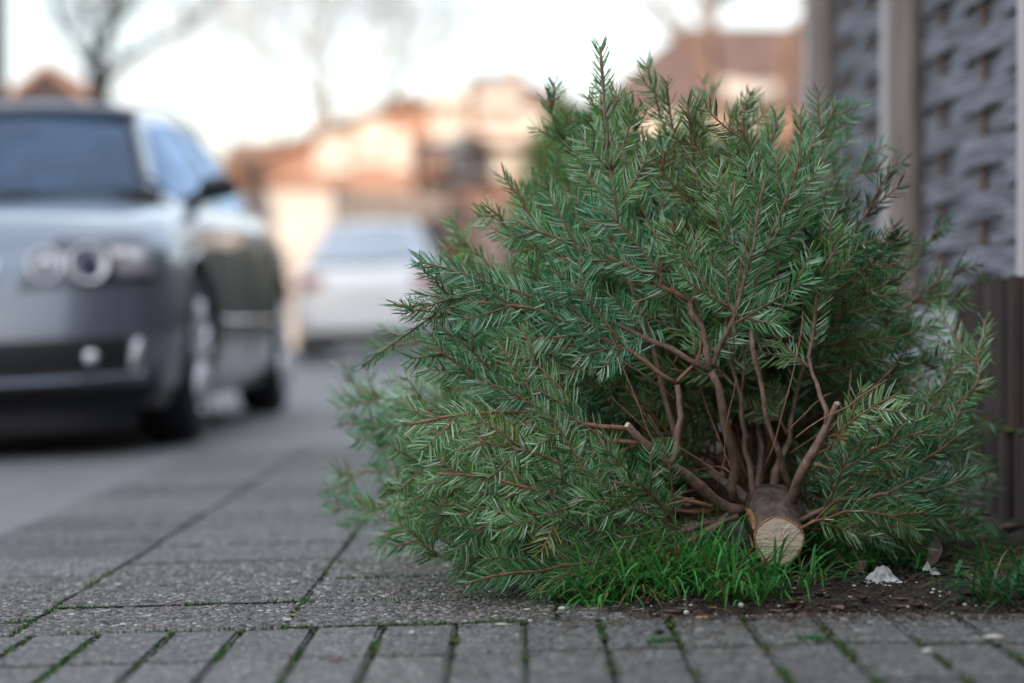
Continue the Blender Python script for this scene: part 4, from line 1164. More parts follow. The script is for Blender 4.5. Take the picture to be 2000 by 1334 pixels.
# ---- branches and needles
class Needles:
    def __init__(self): self.V = []; self.C = []; self.n = 0
    def shoot(self, P, nrm, L0=0.027, dens=480, start=0.0, base=(0.035, 0.095, 0.05), end_full=True, droop=0.0):
        P = np.asarray(P, float)
        seg = np.diff(P, axis=0); ln = np.linalg.norm(seg, axis=1); tot = ln.sum()
        if tot < 0.01: return
        cum = np.concatenate([[0], np.cumsum(ln)])
        n = int(dens * 1.50 * tot * (1 - start))
        if n < 3: return
        t = start * tot + (1 - start) * tot * np.sort(NR.random(n))
        idx = np.clip(np.searchsorted(cum, t) - 1, 0, len(seg) - 1)
        u = ((t - cum[idx]) / np.maximum(ln[idx], 1e-9))[:, None]
        O = P[idx] + seg[idx] * u
        T = seg[idx] / np.maximum(ln[idx], 1e-9)[:, None]
        nr = np.asarray(nrm, float)[None, :] * np.ones((n, 1))
        nr = nr - T * (nr * T).sum(1)[:, None]; nr /= np.maximum(np.linalg.norm(nr, axis=1), 1e-6)[:, None]
        B = np.cross(T, nr)
        side = np.where(NR.random(n) < 0.5, 1.0, -1.0)
        phi = NR.normal(0.10, 0.13, n)
        up_ = NR.random(n) < 0.10
        phi = np.where(up_, NR.uniform(0.5, 1.5, n), phi)
        frac = t / tot
        ang = np.radians(NR.normal(56, 5.5, n) - 24 * np.clip((frac - 0.75) / 0.25, 0, 1) * (tot > 0.03))
        D = T * np.cos(ang)[:, None] + (B * (side * np.cos(phi))[:, None] - nr * np.sin(phi)[:, None]) * np.sin(ang)[:, None]
        Ln = L0 * NR.uniform(0.74, 1.12, n) * np.where(frac > 0.9, 0.78, 1.0) * np.where(up_, 0.8, 1.0)
        w = NR.uniform(0.00066, 0.00098, n)
        # curve: towards the tip and a little down
        bend = (T * 0.30 + nr * 0.10) * NR.uniform(0.45, 0.95, n)[:, None]
        W = np.cross(D, nr + NR.normal(0, 0.35, (n, 3))); W /= np.maximum(np.linalg.norm(W, axis=1), 1e-6)[:, None]
        pts = []
        for q, ww in ((0.0, 0.7), (0.4, 1.0), (0.78, 0.95), (1.0, 0.25)):
            c_ = O + D * (Ln * q)[:, None] + bend * (Ln * q * q)[:, None]
            pts.append(c_ + W * (w * ww)[:, None]); pts.append(c_ - W * (w * ww)[:, None])
        V = np.stack(pts, 1)                     # n x 8 x 3
        V[..., 2] = np.maximum(V[..., 2], 0.004 + NR.random((n, 1)) * 0.004 + (-0.03 * np.clip(0.4 - V[..., 0], 0, 3)))
        self.V.append(V)
        base = np.asarray(base)
        k_ = NR.normal(0.96, 0.38, (n, 1)).clip(.28, 2.0)
        col = base[None, :] * k_ * (1 + NR.normal(0, 0.06, (n, 3)))
        silver = NR.random(n) < 0.26
        col[silver] = col[silver] * 0.55 + np.array([0.37, 0.54, 0.36])
        self.C.append(np.clip(col, 0.003, 0.6)); self.n += n
    def build(self, parent):
        if not self.V: return None
        V = np.concatenate(self.V); C = np.concatenate(self.C); n = len(V)
        me = bpy.data.meshes.new('needles')
        me.vertices.add(n * 8); me.vertices.foreach_set('co', V.reshape(-1).astype(np.float32))
        q = np.array([[0, 1, 3, 2], [2, 3, 5, 4], [4, 5, 7, 6]])
        F = (q[None] + (np.arange(n) * 8)[:, None, None]).reshape(-1)
        me.loops.add(len(F)); me.loops.foreach_set('vertex_index', F.astype(np.int32))
        nf = n * 3
        me.polygons.add(nf); me.polygons.foreach_set('loop_start', (np.arange(nf) * 4).astype(np.int32)); me.polygons.foreach_set('loop_total', np.full(nf, 4, np.int32))
        me.update(calc_edges=True)
        at_ = me.attributes.new('tint', 'FLOAT_COLOR', 'POINT')
        cc = np.ones((n, 8, 4), np.float32); cc[..., :3] = C[:, None, :]
        at_.data.foreach_set('color', cc.reshape(-1))
        me.materials.append(M['needle'])
        o = link('needles', me, parent); o['kind'] = 'stuff'
        return o
TOTAL_N = [0]
CUTS = []
GREENS = [(0.108, 0.305, 0.112), (0.130, 0.340, 0.118), (0.080, 0.262, 0.108), (0.160, 0.325, 0.098), (0.095, 0.288, 0.135), (0.165, 0.372, 0.128), (0.130, 0.262, 0.078)]
OLIVE = (0.17, 0.185, 0.060)
def unit(v): return v / max(1e-9, np.linalg.norm(v))
def rot_about(v, ax, a):
    ax = unit(ax); return v * math.cos(a) + np.cross(ax, v) * math.sin(a) + ax * np.dot(ax, v) * (1 - math.cos(a))
def clampP(p):
    zmin = 0.012 + (-0.03 * max(0, 0.4 - p[0]))
    if p[2] < zmin: p = np.array([p[0], p[1], zmin + 0.5 * (zmin - p[2]) * 0.08])
    if p[0] > 0.935: p = np.array([0.935 - (p[0] - 0.935) * 0.2, p[1], p[2]])
    return p
# how far the crown spreads in each direction round the trunk
OUT_A = [-90, -30, 0, 15, 30, 45, 58, 70, 76, 80, 86, 90, 97, 102, 105, 108, 110, 113, 118, 122, 125, 132, 139, 145, 151, 155, 162, 168, 180, 183, 187, 193, 205, 215, 270]
OUT_R = [200, 330, 430, 450, 513, 555, 650, 700, 730, 790, 760, 785, 825, 830, 880, 880, 950, 880, 900, 800, 815, 795, 800, 825, 820, 815, 850, 830, 850, 800, 720, 640, 500, 400, 200]
def branch(path, r0=0.006, r1=0.0018, bare=0.3, lat0=0.22, lat_sp=0.108, lat_len=0.78, dens=430, col=None, levels=2, jitter=1.0, flat=None, nl=0.031, fork=True, cut=False, needles=True, minL=0.09, maxL=0.33, env=1.0):
    """one branch: woody main shoot along the path, flat sprays of side shoots, needles on the young wood"""
    path = [np.array(p, float) for p in path]
    L = sum(np.linalg.norm(path[i+1] - path[i]) for i in range(len(path) - 1))
    n = max(8, int(L / 0.03))
    P = smooth_path(path, n)
    wob = NR.normal(0, 0.0022, (n, 3)); wob[0] = 0
    P = [clampP(P[i] + wob[i]) for i in range(n)]
    wood = MB(); nd = Needles()
    col = col if col is not None else GREENS[NR.integers(len(GREENS))]
    rad = [(r0 + (r1 - r0) * (i / (n - 1)) ** 0.8) * NR.uniform(0.92, 1.10) * (1.16 if (r0 > 0.004 and NR.random() < .15) else 1) for i in range(n)]
    wood.tube(P, rad, 8 if r0 > 0.004 else 6)
    Tm = unit(P[-1] - P[0])
    nrm = AXD if flat is None else np.array(flat, float)
    nrm = nrm - Tm * np.dot(nrm, Tm)
    nrm = unit(nrm + NR.normal(0, 0.22, 3) * jitter)
    if needles and not cut:
        nd.shoot(P, nrm, nl, dens, max(bare, 0.1), col)
    def lateral(o, T, L_, lev, nrm, sgn, colr):
        lim = NR.uniform(0.78, 1.04) * env
        for _ in range(6):
            e_ = o + unit(rot_about(T, nrm, R(34) * sgn)) * L_
            ex, ey = e_[0] / e_[1] * FPX + VX - 1500, 1000 - (HY - (e_[2] - CAMH) / e_[1] * FPX)
            if math.hypot(ex, ey) < lim * np.interp((math.degrees(math.atan2(ey, ex)) + 90) % 360 - 90, OUT_A, OUT_R): break
            L_ *= 0.75
        if L_ < 0.03: return [o, o]
        if NR.random() < 0.05: colr = (colr[0] * 1.5, colr[1] * 0.85, colr[2] * 0.6)
        a = R(NR.normal(42, 6)) * sgn
        d = rot_about(T, nrm, a) + nrm * NR.normal(0.0, 0.14)
        d = unit(d)
        k_ = max(4, int(L_ / 0.022))
        pts = [o.copy()]; p = o.copy()
        cur = -sgn * R(NR.uniform(8, 26)) / k_
        for i in range(k_):
            d = rot_about(d, nrm, cur); d = unit(d + NR.normal(0, 0.025, 3) + np.array([0, 0, -0.006]))
            p = p + d * L_ / k_
            p = clampP(p); pts.append(p)
        r_a = 0.0013 + 0.0075 * L_; 
        wood.tube(pts, [r_a + (0.0011 - r_a) * (i / k_) for i in range(k_ + 1)], 5)
        n2 = unit(nrm + NR.normal(0, 0.16, 3))
        nd.shoot(pts, n2, nl * (0.95 if lev == 1 else 0.86), dens, 0.06 if L_ < 0.16 else 0.16, colr)
        if lev < levels and L_ > 0.11:
            s = 0.035 + NR.random() * 0.01
            while s < L_ - 0.03:
                i = int(s / L_ * k_); i = min(i, k_ - 1)
                T2 = unit(pts[i + 1] - pts[i])
                for sg in (1, -1):
                    if NR.random() < 0.75:
                        l2 = min(0.16, max(0.06, (L_ - s) * NR.uniform(0.45, 0.75)))
                        lateral(pts[i] + (pts[i+1] - pts[i]) * 0.3, T2, l2, lev + 1, n2, sg, colr)
                s += NR.uniform(0.075, 0.11)
            for sg in (1, -1):
                if NR.random() < 0.35:
                    lateral(pts[-3], unit(pts[-2] - pts[-3]), NR.uniform(0.035, 0.055), 9, n2, sg, colr)
        return pts
    if cut is True:
        T = Vector(unit(P[-1] - P[-2])); e = Vector(P[-1]); A = T.orthogonal().normalized(); Bv = T.cross(A)
        mbc = MB(); kk = 10; rr = rad[-1] * 0.9
        vv = [e + (A * math.cos(q * 6.2832 / kk) + Bv * math.sin(q * 6.2832 / kk)) * rr * (1 + 0.1 * math.sin(q * 2.3)) + T * (0.0015 + 0.0012 * math.sin(q * 1.7)) for q in range(kk)] + [e + T * 0.001]
        mbc.add(vv + [v - T * 0.003 for v in vv[:kk]], [(q, (q + 1) % kk, kk) for q in range(kk)] + [(q, (q + 1) % kk, kk + 1 + (q + 1) % kk, kk + 1 + q) for q in range(kk)])
        CUTS.append(mbc)
    if not cut:
        s = lat0 * L
        while s < L - 0.025:
            i = min(n - 2, int(s / L * (n - 1)))
            T = unit(P[i + 1] - P[i])
            for sg in (1, -1):
                if NR.random() < 0.90:
                    l_ = min(maxL, max(minL, (L - s) * lat_len * NR.uniform(0.65, 1.15)))
                    lateral(P[i] + (P[i+1] - P[i]) * NR.random() * 0.4, T, l_, 1, nrm, sg, col)
            s += lat_sp * NR.uniform(0.75, 1.25)
        if fork:
            for sg in (1, -1): lateral(P[-2], unit(P[-1] - P[-2]), NR.uniform(0.04, 0.06), 9, nrm, sg, col)
    wm = M['bark'] if r0 > 0.0042 else M['twig']
    me_o = FP(wood.obj('branch', wm, fir, True, fix=False))
    TOTAL_N[0] += nd.n
    o = nd.build(me_o)
    while CUTS:
        c_ = CUTS.pop().obj('broken_end', M['scar'] if r0 < 0.006 else M['sawn'], me_o)
    return P

def W(pts): return [np.array(at(p[0], p[1], DM(p[2]))) for p in pts]
# -- woody frame seen in the photograph (pixel, pixel, depth)
# thick cut limb to the left with its side shoots
branch(W([(1450,1000,4.26),(1405,985,4.22),(1365,948,4.16),(1310,905,4.10),(1268,872,4.06),(1226,832,4.03)]), 0.0125, 0.0055, cut=True)
branch(W([(1313,906,4.10),(1324,850,4.10),(1327,800,4.10),(1320,748,4.10)]), 0.0052, 0.0045, cut='join')
branch(W([(1320,748,4.10),(1240,692,4.08),(1150,645,4.06),(1040,602,4.02),(905,588,3.98)]), 0.0040, 0.0021, bare=0.18, lat0=0.30, dens=460)
branch(W([(1322,746,4.10),(1352,715,4.12),(1372,660,4.14),(1360,560,4.16),(1330,470,4.18)]), 0.0032, 0.0018, bare=0.3, lat0=0.38)
branch(W([(1312,912,4.10),(1262,935,4.08),(1200,948,4.05),(1115,968,4.02)]), 0.0045, 0.0025, cut=True)
branch(W([(1262,868,4.06),(1200,862,4.04),(1140,858,4.02),(1060,800,3.99),(1000,755,3.97)]), 0.0040, 0.0021, bare=0.32, lat0=0.42)
branch(W([(1232,838,4.04),(1160,826,4.02),(1080,815,4.0),(950,800,3.97),(800,830,3.93)]), 0.0042, 0.0021, bare=0.22, lat0=0.30)
# upright forked limb
branch(W([(1432,978,4.26),(1432,930,4.24),(1424,860,4.20),(1408,780,4.16),(1386,720,4.13)]), 0.0078, 0.0058, cut='join')
branch(W([(1386,722,4.13),(1240,650,4.09),(1110,600,4.05),(935,545,4.00),(820,515,3.97)]), 0.0050, 0.0014, bare=0.16, lat0=0.24, lat_len=0.36, dens=470)
branch(W([(1386,720,4.13),(1372,650,4.13),(1350,590,4.13)]), 0.0048, 0.0042, cut='join')
branch(W([(1350,590,4.13),(1255,532,4.11),(1130,480,4.08),(1010,430,4.06)]), 0.0042, 0.0021, bare=0.1, lat0=0.15, dens=470)
branch(W([(1350,590,4.13),(1392,520,4.12),(1420,440,4.11),(1440,350,4.10)]), 0.0040, 0.0021, bare=0.1, lat0=0.2, dens=470)
branch(W([(1392,712,4.13),(1430,630,4.12),(1455,540,4.11),(1475,440,4.10),(1500,330,4.10)]), 0.0044, 0.0021, bare=0.25, lat0=0.3, dens=470)
# middle shoots
branch(W([(1470,975,4.27),(1462,900,4.26),(1445,800,4.24),(1425,660,4.22),(1400,500,4.22),(1375,360,4.2)]), 0.0055, 0.0021, bare=0.45, lat0=0.45)
branch(W([(1548,962,4.26),(1520,880,4.20),(1488,770,4.16),(1468,640,4.14)]), 0.0052, 0.0034, cut='join')
branch(W([(1468,650,4.14),(1475,560,4.13),(1500,470,4.12),(1540,380,4.12),(1560,290,4.13)]), 0.0033, 0.0021, bare=0.06, lat0=0.1, dens=470)
branch(W([(1500,985,4.3),(1518,920,4.34),(1540,860,4.36),(1560,740,4.38),(1590,600,4.40),(1600,440,4.42)]), 0.008, 0.0014, bare=0.4, lat0=0.4)
branch(W([(1540,985,4.25),(1556,945,4.20),(1585,890,4.16),(1610,840,4.14),(1634,790,4.13)]), 0.0115, 0.0048, cut=True)
branch(W([(1614,830,4.14),(1600,760,4.16),(1580,700,4.2),(1600,560,4.2),(1650,450,4.2)]), 0.0044, 0.0021, bare=0.4, lat0=0.4)
branch(W([(1590,905,4.16),(1680,925,4.15),(1770,915,4.18),(1880,850,4.22)]), 0.0032, 0.0018, bare=0.25, lat0=0.2)
branch(W([(1600,860,4.15),(1700,840,4.16),(1800,838,4.2)]), 0.0028, 0.0018, bare=0.2, lat0=0.2)
branch(W([(1475,985,4.33),(1400,930,4.40),(1330,880,4.45),(1230,800,4.5),(1100,700,4.55),(960,640,4.6)]), 0.0105, 0.0016, bare=0.4, lat0=0.4)
branch(W([(1480,980,4.33),(1485,900,4.40),(1475,760,4.45),(1450,600,4.5),(1420,420,4.5)]), 0.007, 0.0014, bare=0.45, lat0=0.45)
# low shoots that spread over the paving and grass
branch(W([(1420,1008,4.20),(1370,1045,4.12),(1290,1078,4.04),(1200,1108,3.98)]), 0.0048, 0.0035, cut=True)
branch(W([(1400,1020,4.18),(1300,1030,4.08),(1150,1022,3.98),(1000,1018,3.92),(900,1040,3.88)]), 0.0045, 0.0014, bare=0.15, lat0=0.2, dens=470)
branch(W([(1440,1010,4.2),(1330,1040,4.1),(1200,1075,4.0),(1080,1090,3.93),(980,1120,3.88)]), 0.005, 0.0014, bare=0.2, lat0=0.25, dens=470)
branch(W([(1200,1085,4.0),(1120,1105,3.93),(1020,1118,3.86),(915,1135,3.80)]), 0.0036, 0.0020, bare=0.05, lat0=0.08, dens=470)
branch(W([(1300,1060,4.08),(1220,1100,4.0),(1140,1118,3.94),(1050,1125,3.9)]), 0.0036, 0.0020, bare=0.05, lat0=0.08, dens=470)
branch(W([(1390,990,4.15),(1270,960,4.05),(1150,925,3.98),(1020,880,3.94),(920,855,3.9)]), 0.0042, 0.0021, bare=0.3, lat0=0.35, dens=470)
branch(W([(1180,1000,4.0),(1060,960,3.94),(950,935,3.9),(850,925,3.88)]), 0.0036, 0.0020, bare=0.05, lat0=0.05, dens=470)
branch(W([(1380,1000,4.2),(1200,990,4.15),(1020,960,4.1),(830,900,4.05)]), 0.0042, 0.0021, bare=0.3, lat0=0.3)
branch(W([(1560,1020,4.20),(1620,985,4.16),(1700,968,4.14),(1800,960,4.16),(1900,930,4.2)]), 0.0045, 0.0021, bare=0.22, lat0=0.25)
branch(W([(1550,1045,4.18),(1600,1015,4.14),(1680,1000,4.12),(1790,1005,4.12)]), 0.0030, 0.0018, bare=0.25, lat0=0.3)
branch(W([(1560,1000,4.3),(1680,1010,4.32),(1800,1030,4.34),(1920,1000,4.40)]), 0.005, 0.0014, bare=0.2, lat0=0.2, nl=0.029)
print('framed', TOTAL_N[0])

# -- silhouette branches: (tip x, tip y, tip depth, start along the trunk, via or None, olive)
def to_tip(x, y, d, s0=0.12, via=None, col=None, r0=0.0036, **kw):
    o = axis_at(max(s0, 0.2) + NR.uniform(0.08, 0.5))
    tip = np.array(at(x, y, DM(d)))
    if via is not None: mid = np.array(at(via[0], via[1], DM(via[2])))
    else:
        mid = (o + tip) / 2 + NR.normal(0, 0.02, 3)
        rad = unit(mid - axis_at(s0 + 0.05)); mid = mid - np.array([0, 0.03, 0]) + np.array([0, 0, 0.02]) * abs(rad[0])
    s0 = max(s0, 0.2)
    a = dict(bare=0.42, lat0=0.42)
    a.update(kw)
    return branch([o, o * 0.7 + mid * 0.3 + NR.normal(0, 0.01, 3), mid, mid * 0.4 + tip * 0.6 + NR.normal(0, 0.012, 3), tip], r0, 0.0017, col=col, **a)
# the tall shoot at the top with its regular side shoots
branch(W([(1330,900,4.25),(1280,700,4.24),(1212,478,4.22),(1192,330,4.22),(1180,220,4.22),(1174,92,4.22)]), 0.005, 0.0021, bare=0.50, lat0=0.52, lat_sp=0.075, lat_len=0.36, dens=560, flat=(0.1, 1, 0.05), jitter=0.2, levels=1, minL=0.05, maxL=0.13)
tips = [(1300,160,4.35,.2,None),(1365,195,4.40,.25,None),(1420,215,4.30,.2,None),(1225,190,4.30,.2,None),(1150,185,4.36,.25,None),(1120,330,4.3,.2,None),(1560,225,4.40,.25,None),(775,1065,4.3,.2,None),(705,985,4.6,.3,None),(830,1000,4.4,.25,None),
        (1262,128,4.38,.2,None),(1395,168,4.75,.5,None),(1340,205,4.15,.12,None),(1445,240,4.10,.12,None),(1470,195,4.55,.35,None),(1520,225,4.30,.2,None),
        (1632,205,4.48,.3,None),(1590,300,4.2,.15,None),(1700,290,4.55,.3,None),(1738,335,4.32,.2,None),(1650,400,4.2,.15,None),
        (1760,470,4.45,.25,None),(1835,450,4.62,.35,None),(1880,520,4.60,.35,None),(1840,560,4.5,.25,None),(1700,560,4.25,.15,None),
        (1925,625,4.42,.2,(1880,780,4.36)),(1900,680,4.55,.3,None),(1860,760,4.4,.2,None),(1780,700,4.3,.15,None),(1890,780,4.6,.3,None),(1900,860,4.45,.2,None),
        (1915,900,4.62,.3,None),(1890,960,4.5,.2,None),(1850,1000,4.3,.1,None),(1780,1040,4.25,.1,None),(1700,1040,4.2,.08,None),(1910,1010,4.7,.3,None),
        (1065,195,4.45,.3,None),(1065,350,4.50,.3,None),(985,348,4.30,.22,None),(952,405,4.28,.2,None),(895,465,4.55,.35,None),(1110,270,4.5,.35,None),
        (820,515,4.1,.15,None),(775,600,4.02,.12,(1000,598,4.05)),(835,672,4.1,.12,None),(900,560,4.2,.2,None),
        (748,645,4.85,.5,None),(672,735,4.95,.6,None),(700,760,4.8,.5,None),(665,930,4.85,.5,None),(720,850,4.7,.5,None),(680,825,4.90,.5,None),(648,995,4.85,.45,None),(740,1045,4.5,.3,None),(790,800,4.5,.3,None),
        (800,910,4.15,.15,None),(760,960,4.3,.2,None),(830,1085,4.15,.15,None),(900,1100,4.0,.12,None),(850,1010,4.0,.12,None),(1000,1120,4.05,.1,None),(870,730,4.6,.4,None),(760,870,4.8,.5,None)]
ol = {(1340,205),(1445,240),(1738,335)}
for (x, y, d, s0, via) in tips:
    to_tip(x, y, d, s0, via, col=OLIVE if (x, y) in ol and (x,y) != (1738,335) else (0.05,0.075,0.035) if (x, y) in ol else None, dens=400 if d < 4.5 else 330, **(dict(maxL=0.20, lat_len=0.5, lat_sp=0.085, levels=1, env=1.1) if d > 4.44 else {}))
print('tips', TOTAL_N[0])
# -- fill in the crown
def rad_px(th):
    A = [-20, -8, 0, 15, 30, 45, 58, 70, 80, 90, 100, 110, 118, 125, 132, 140, 145, 151, 157, 165, 175, 183, 190, 195, 205, 215]
    B = [300, 340, 370, 390, 430, 480, 550, 620, 740, 770, 790, 770, 700, 640, 620, 650, 690, 700, 640, 590, 590, 610, 620, 600, 470, 330]
    return float(np.interp(th, A, B))
def D0(x, y): return 4.2 + (0.16 * (x - 1500) / 500 if x < 1500 else 0.5 * (x - 1500) / 500) + 0.0
for i in range(42):
    th = -12 + 214 * ((i * 0.618034) % 1) + NR.normal(0, 3)
    r = rad_px(th) * NR.uniform(0.55, 0.93)
    x, y = 1500 + r * math.cos(R(th)), 1000 - r * math.sin(R(th))
    s0 = NR.uniform(0.22, 0.50)
    depth = D0(x, y) + NR.uniform(0.04, 0.22) + s0 * 0.6 - 0.10
    y = min(y, 1110)
    to_tip(x, y, depth, s0, r0=0.0038, dens=390)
print('fill', TOTAL_N[0])
for i in range(36):
    s0 = NR.uniform(0.35, 1.25)
    th = NR.uniform(-25, 205)
    L = (1.50 - s0) * NR.uniform(0.42, 0.60)
    o = axis_at(s0)
    dr = unit(np.array([math.cos(R(th)), 0, math.sin(R(th))]) + AXD * NR.uniform(0.1, 0.5))
    tip = clampP(o + dr * L)
    mid = (o + tip) / 2 + NR.normal(0, 0.02, 3)
    branch([o, mid, tip], 0.004, 0.0021, bare=0.15, lat0=0.2, dens=300, lat_len=0.4)
print('back', TOTAL_N[0])
# thin bare twigs in the open heart of the tree
mb = MB()
for i in range(32):
    th = NR.uniform(20, 195); r = NR.uniform(60, 300 if th > 70 else 170)
    x, y = 1490 + r * math.cos(R(th)), 985 - r * math.sin(R(th)) * 1.2
    p0 = np.array(at(x, y, 3.88 + NR.normal(0, 0.05)))
    d = unit(np.array([math.cos(R(th + NR.normal(0, 45))), NR.normal(0, .3), math.sin(R(th + NR.normal(0, 45)))]))
    L = NR.uniform(0.08, 0.26); pts = [clampP(p0)]
    for k_ in range(7):
        d = unit(d + NR.normal(0, 0.10, 3)); pts.append(clampP(pts[-1] + d * L / 7))
    mb.tube(pts, [NR.uniform(0.0010, 0.0015)] * 7 + [0.0007], 5)
o = FP(mb.obj('dead_twigs', M['twig'], fir, True, fix=False)); o['kind'] = 'stuff'
# ------------------------------------------------------------------ grass, weeds, moss and litter
class Blades:
    def __init__(self): self.V = []; self.F = []; self.C = []
    def blade(self, base, d, L, w, curve, col, seg=6, fold=0.25):
        """a grass blade bending over under its own weight"""
        base = Vector(base); d = Vector(d).normalized(); hor = Vector((d.x, d.y, 0))
        hor = hor.normalized() if hor.length > 1e-4 else Vector((1, 0, 0))
        sidev = Vector((-hor.y, hor.x, 0))
        p = base.copy(); n0 = len(self.V)
        for i in range(seg + 1):
            t = i / seg
            ww = w * (0.55 + 0.45 * min(1, t * 4)) * (1 - max(0, (t - 0.45) / 0.55) ** 1.6) + 0.0001
            nn = d.cross(sidev)
            self.V += [p + sidev * ww, p + nn * ww * fold, p - sidev * ww]
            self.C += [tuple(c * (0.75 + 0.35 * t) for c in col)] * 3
            d = (d + (hor * 0.5 - Vector((0, 0, 1))) * curve * t * 1.2 / seg).normalized()
            p = p + d * L / seg
            g = soil_z(p.x, p.y) + 0.003 if (p.y > 3.5 and p.x > 0) else gz(p.x) + 0.003
            if p.z < g: p.z = g
        for i in range(seg):
            a = n0 + i * 3
            self.F += [(a, a + 1, a + 4, a + 3), (a + 1, a + 2, a + 5, a + 4)]
    def obj(self, name, parent=None):
        me = bpy.data.meshes.new(name); me.from_pydata([tuple(v) for v in self.V], [], self.F); me.materials.append(M['leaf']); me.shade_smooth()
        a = me.attributes.new('tint', 'FLOAT_COLOR', 'POINT')
        cc = np.ones((len(self.V), 4), np.float32); cc[:, :3] = np.array(self.C); a.data.foreach_set('color', cc.reshape(-1))
        return link(name, me, parent)
G = random.Random(3)
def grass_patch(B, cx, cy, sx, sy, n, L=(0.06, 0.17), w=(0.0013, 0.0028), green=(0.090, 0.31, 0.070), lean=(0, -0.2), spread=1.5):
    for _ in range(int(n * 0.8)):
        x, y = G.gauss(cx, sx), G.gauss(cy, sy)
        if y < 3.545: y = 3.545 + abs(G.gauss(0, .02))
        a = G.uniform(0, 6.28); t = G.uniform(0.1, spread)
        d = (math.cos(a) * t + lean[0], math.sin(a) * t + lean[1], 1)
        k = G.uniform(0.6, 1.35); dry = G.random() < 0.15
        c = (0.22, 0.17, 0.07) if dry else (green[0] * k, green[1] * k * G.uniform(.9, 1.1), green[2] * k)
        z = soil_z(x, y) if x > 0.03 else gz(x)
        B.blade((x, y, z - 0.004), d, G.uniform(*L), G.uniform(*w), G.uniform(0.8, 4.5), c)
B = Blades()
def gp(px_, py_): p = ground_at(px_, py_); return p.x, p.y
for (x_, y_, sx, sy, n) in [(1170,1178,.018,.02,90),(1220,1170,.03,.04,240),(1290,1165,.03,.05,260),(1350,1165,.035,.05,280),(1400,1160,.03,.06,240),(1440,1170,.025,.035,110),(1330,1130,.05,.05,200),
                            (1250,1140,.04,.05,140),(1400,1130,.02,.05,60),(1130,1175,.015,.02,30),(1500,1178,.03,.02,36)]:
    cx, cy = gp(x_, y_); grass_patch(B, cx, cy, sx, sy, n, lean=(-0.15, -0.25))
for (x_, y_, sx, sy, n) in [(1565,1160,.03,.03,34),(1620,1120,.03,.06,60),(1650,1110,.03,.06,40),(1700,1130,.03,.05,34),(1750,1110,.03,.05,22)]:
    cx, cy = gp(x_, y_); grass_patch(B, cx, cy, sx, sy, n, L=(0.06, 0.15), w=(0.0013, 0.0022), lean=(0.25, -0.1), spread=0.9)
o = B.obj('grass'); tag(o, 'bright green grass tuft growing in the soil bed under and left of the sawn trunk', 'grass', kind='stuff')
# long single blades beside the trunk
B = Blades()
def long_blade(px0, py0, px1, py1, L, c=(0.09, 0.34, 0.075), w=0.0028, curve=1.0, out=0.0):
    g = ground_at(px0, py0); tip = at(px1, py1, g.y - 0.02 + out)
    d = tip - g
    B.blade((g.x, g.y, soil_z(g.x, g.y) if g.x > 0.03 else g.z), d, L or d.length * 1.05, w, curve, c, 10)
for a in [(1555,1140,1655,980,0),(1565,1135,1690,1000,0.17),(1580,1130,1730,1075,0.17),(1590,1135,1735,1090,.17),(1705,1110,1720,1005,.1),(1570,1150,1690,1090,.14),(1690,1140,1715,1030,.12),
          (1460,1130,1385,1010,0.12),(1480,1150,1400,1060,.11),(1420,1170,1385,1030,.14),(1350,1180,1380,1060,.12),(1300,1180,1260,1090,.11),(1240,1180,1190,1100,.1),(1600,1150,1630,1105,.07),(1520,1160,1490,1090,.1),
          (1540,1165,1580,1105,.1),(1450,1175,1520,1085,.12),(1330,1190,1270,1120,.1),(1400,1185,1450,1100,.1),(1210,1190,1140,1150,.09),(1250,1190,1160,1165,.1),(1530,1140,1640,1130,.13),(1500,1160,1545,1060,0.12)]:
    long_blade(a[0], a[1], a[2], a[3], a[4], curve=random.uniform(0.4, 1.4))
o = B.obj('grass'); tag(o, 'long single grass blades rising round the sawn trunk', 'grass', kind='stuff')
# blurred grass at the right edge
B = Blades()
for (x_, y_, sx, sy, n) in [(1990,1190,.03,.04,70),(1965,1150,.035,.04,30),(1998,1225,.02,.02,30),(1940,1190,.03,.03,12)]:
    cx, cy = gp(x_, y_); grass_patch(B, cx, cy, sx, sy, n, L=(0.05, 0.12), w=(0.0014, 0.0026), green=(0.03, 0.16, 0.05), lean=(-0.35, -0.1))
o = B.obj('grass'); tag(o, 'soft dark green grass at the lower right edge of the soil bed', 'grass', kind='stuff')
# moss and seedlings in the paving joints
B = Blades(); mb = MB(); rn = random.Random(8)
def joint_line(p0, p1, n, green=1.0, w=0.004, hmax=0.010, patch=0.35, seed=0):
    for i in range(n):
        t = rn.random(); x = p0[0] + (p1[0]-p0[0])*t; y = p0[1] + (p1[1]-p0[1])*t
        if mn.noise(Vector((x * 9 + seed, y * 9, 7))) < patch - 0.45: continue
        x += rn.gauss(0, w); y += rn.gauss(0, w)
        z = gz(x)
        if rn.random() < 0.45:
            mb.sphere((x, y, z - 0.003), rn.uniform(0.002, 0.0055), 6, 4, (1, 1, 0.8))
        else:
            a = rn.uniform(0, 6.28); k = rn.uniform(.6, 1.4) * green
            B.blade((x, y, z - 0.004), (math.cos(a), math.sin(a), rn.uniform(.6, 2)), rn.uniform(.4, 1) * hmax, 0.0011, 1.0, (0.035*k, 0.11*k, 0.02*k), 3)
for x_ in (XE, -0.74, -0.34, 0.06):
    joint_line((x_, YB), (x_, 6.5 if x_ == -0.34 else 4.4), 900 if x_ == -0.34 else 380, patch=0.5 if x_ > -0.5 else 0.3, w=0.0035)
joint_line((-1.14, YB), (0.1, YB), 500, patch=0.2, w=0.003)
for (a, b_) in [((-0.34, 3.83), (0.06, 3.83)), ((-0.34, 4.18), (0.06, 4.18)), ((-0.74, 3.855), (-0.34, 3.855)), ((-1.14, 3.69), (-0.74, 3.69))]: joint_line(a, b_, 220, patch=0.4, w=0.003)
x = -1.02; i = 0
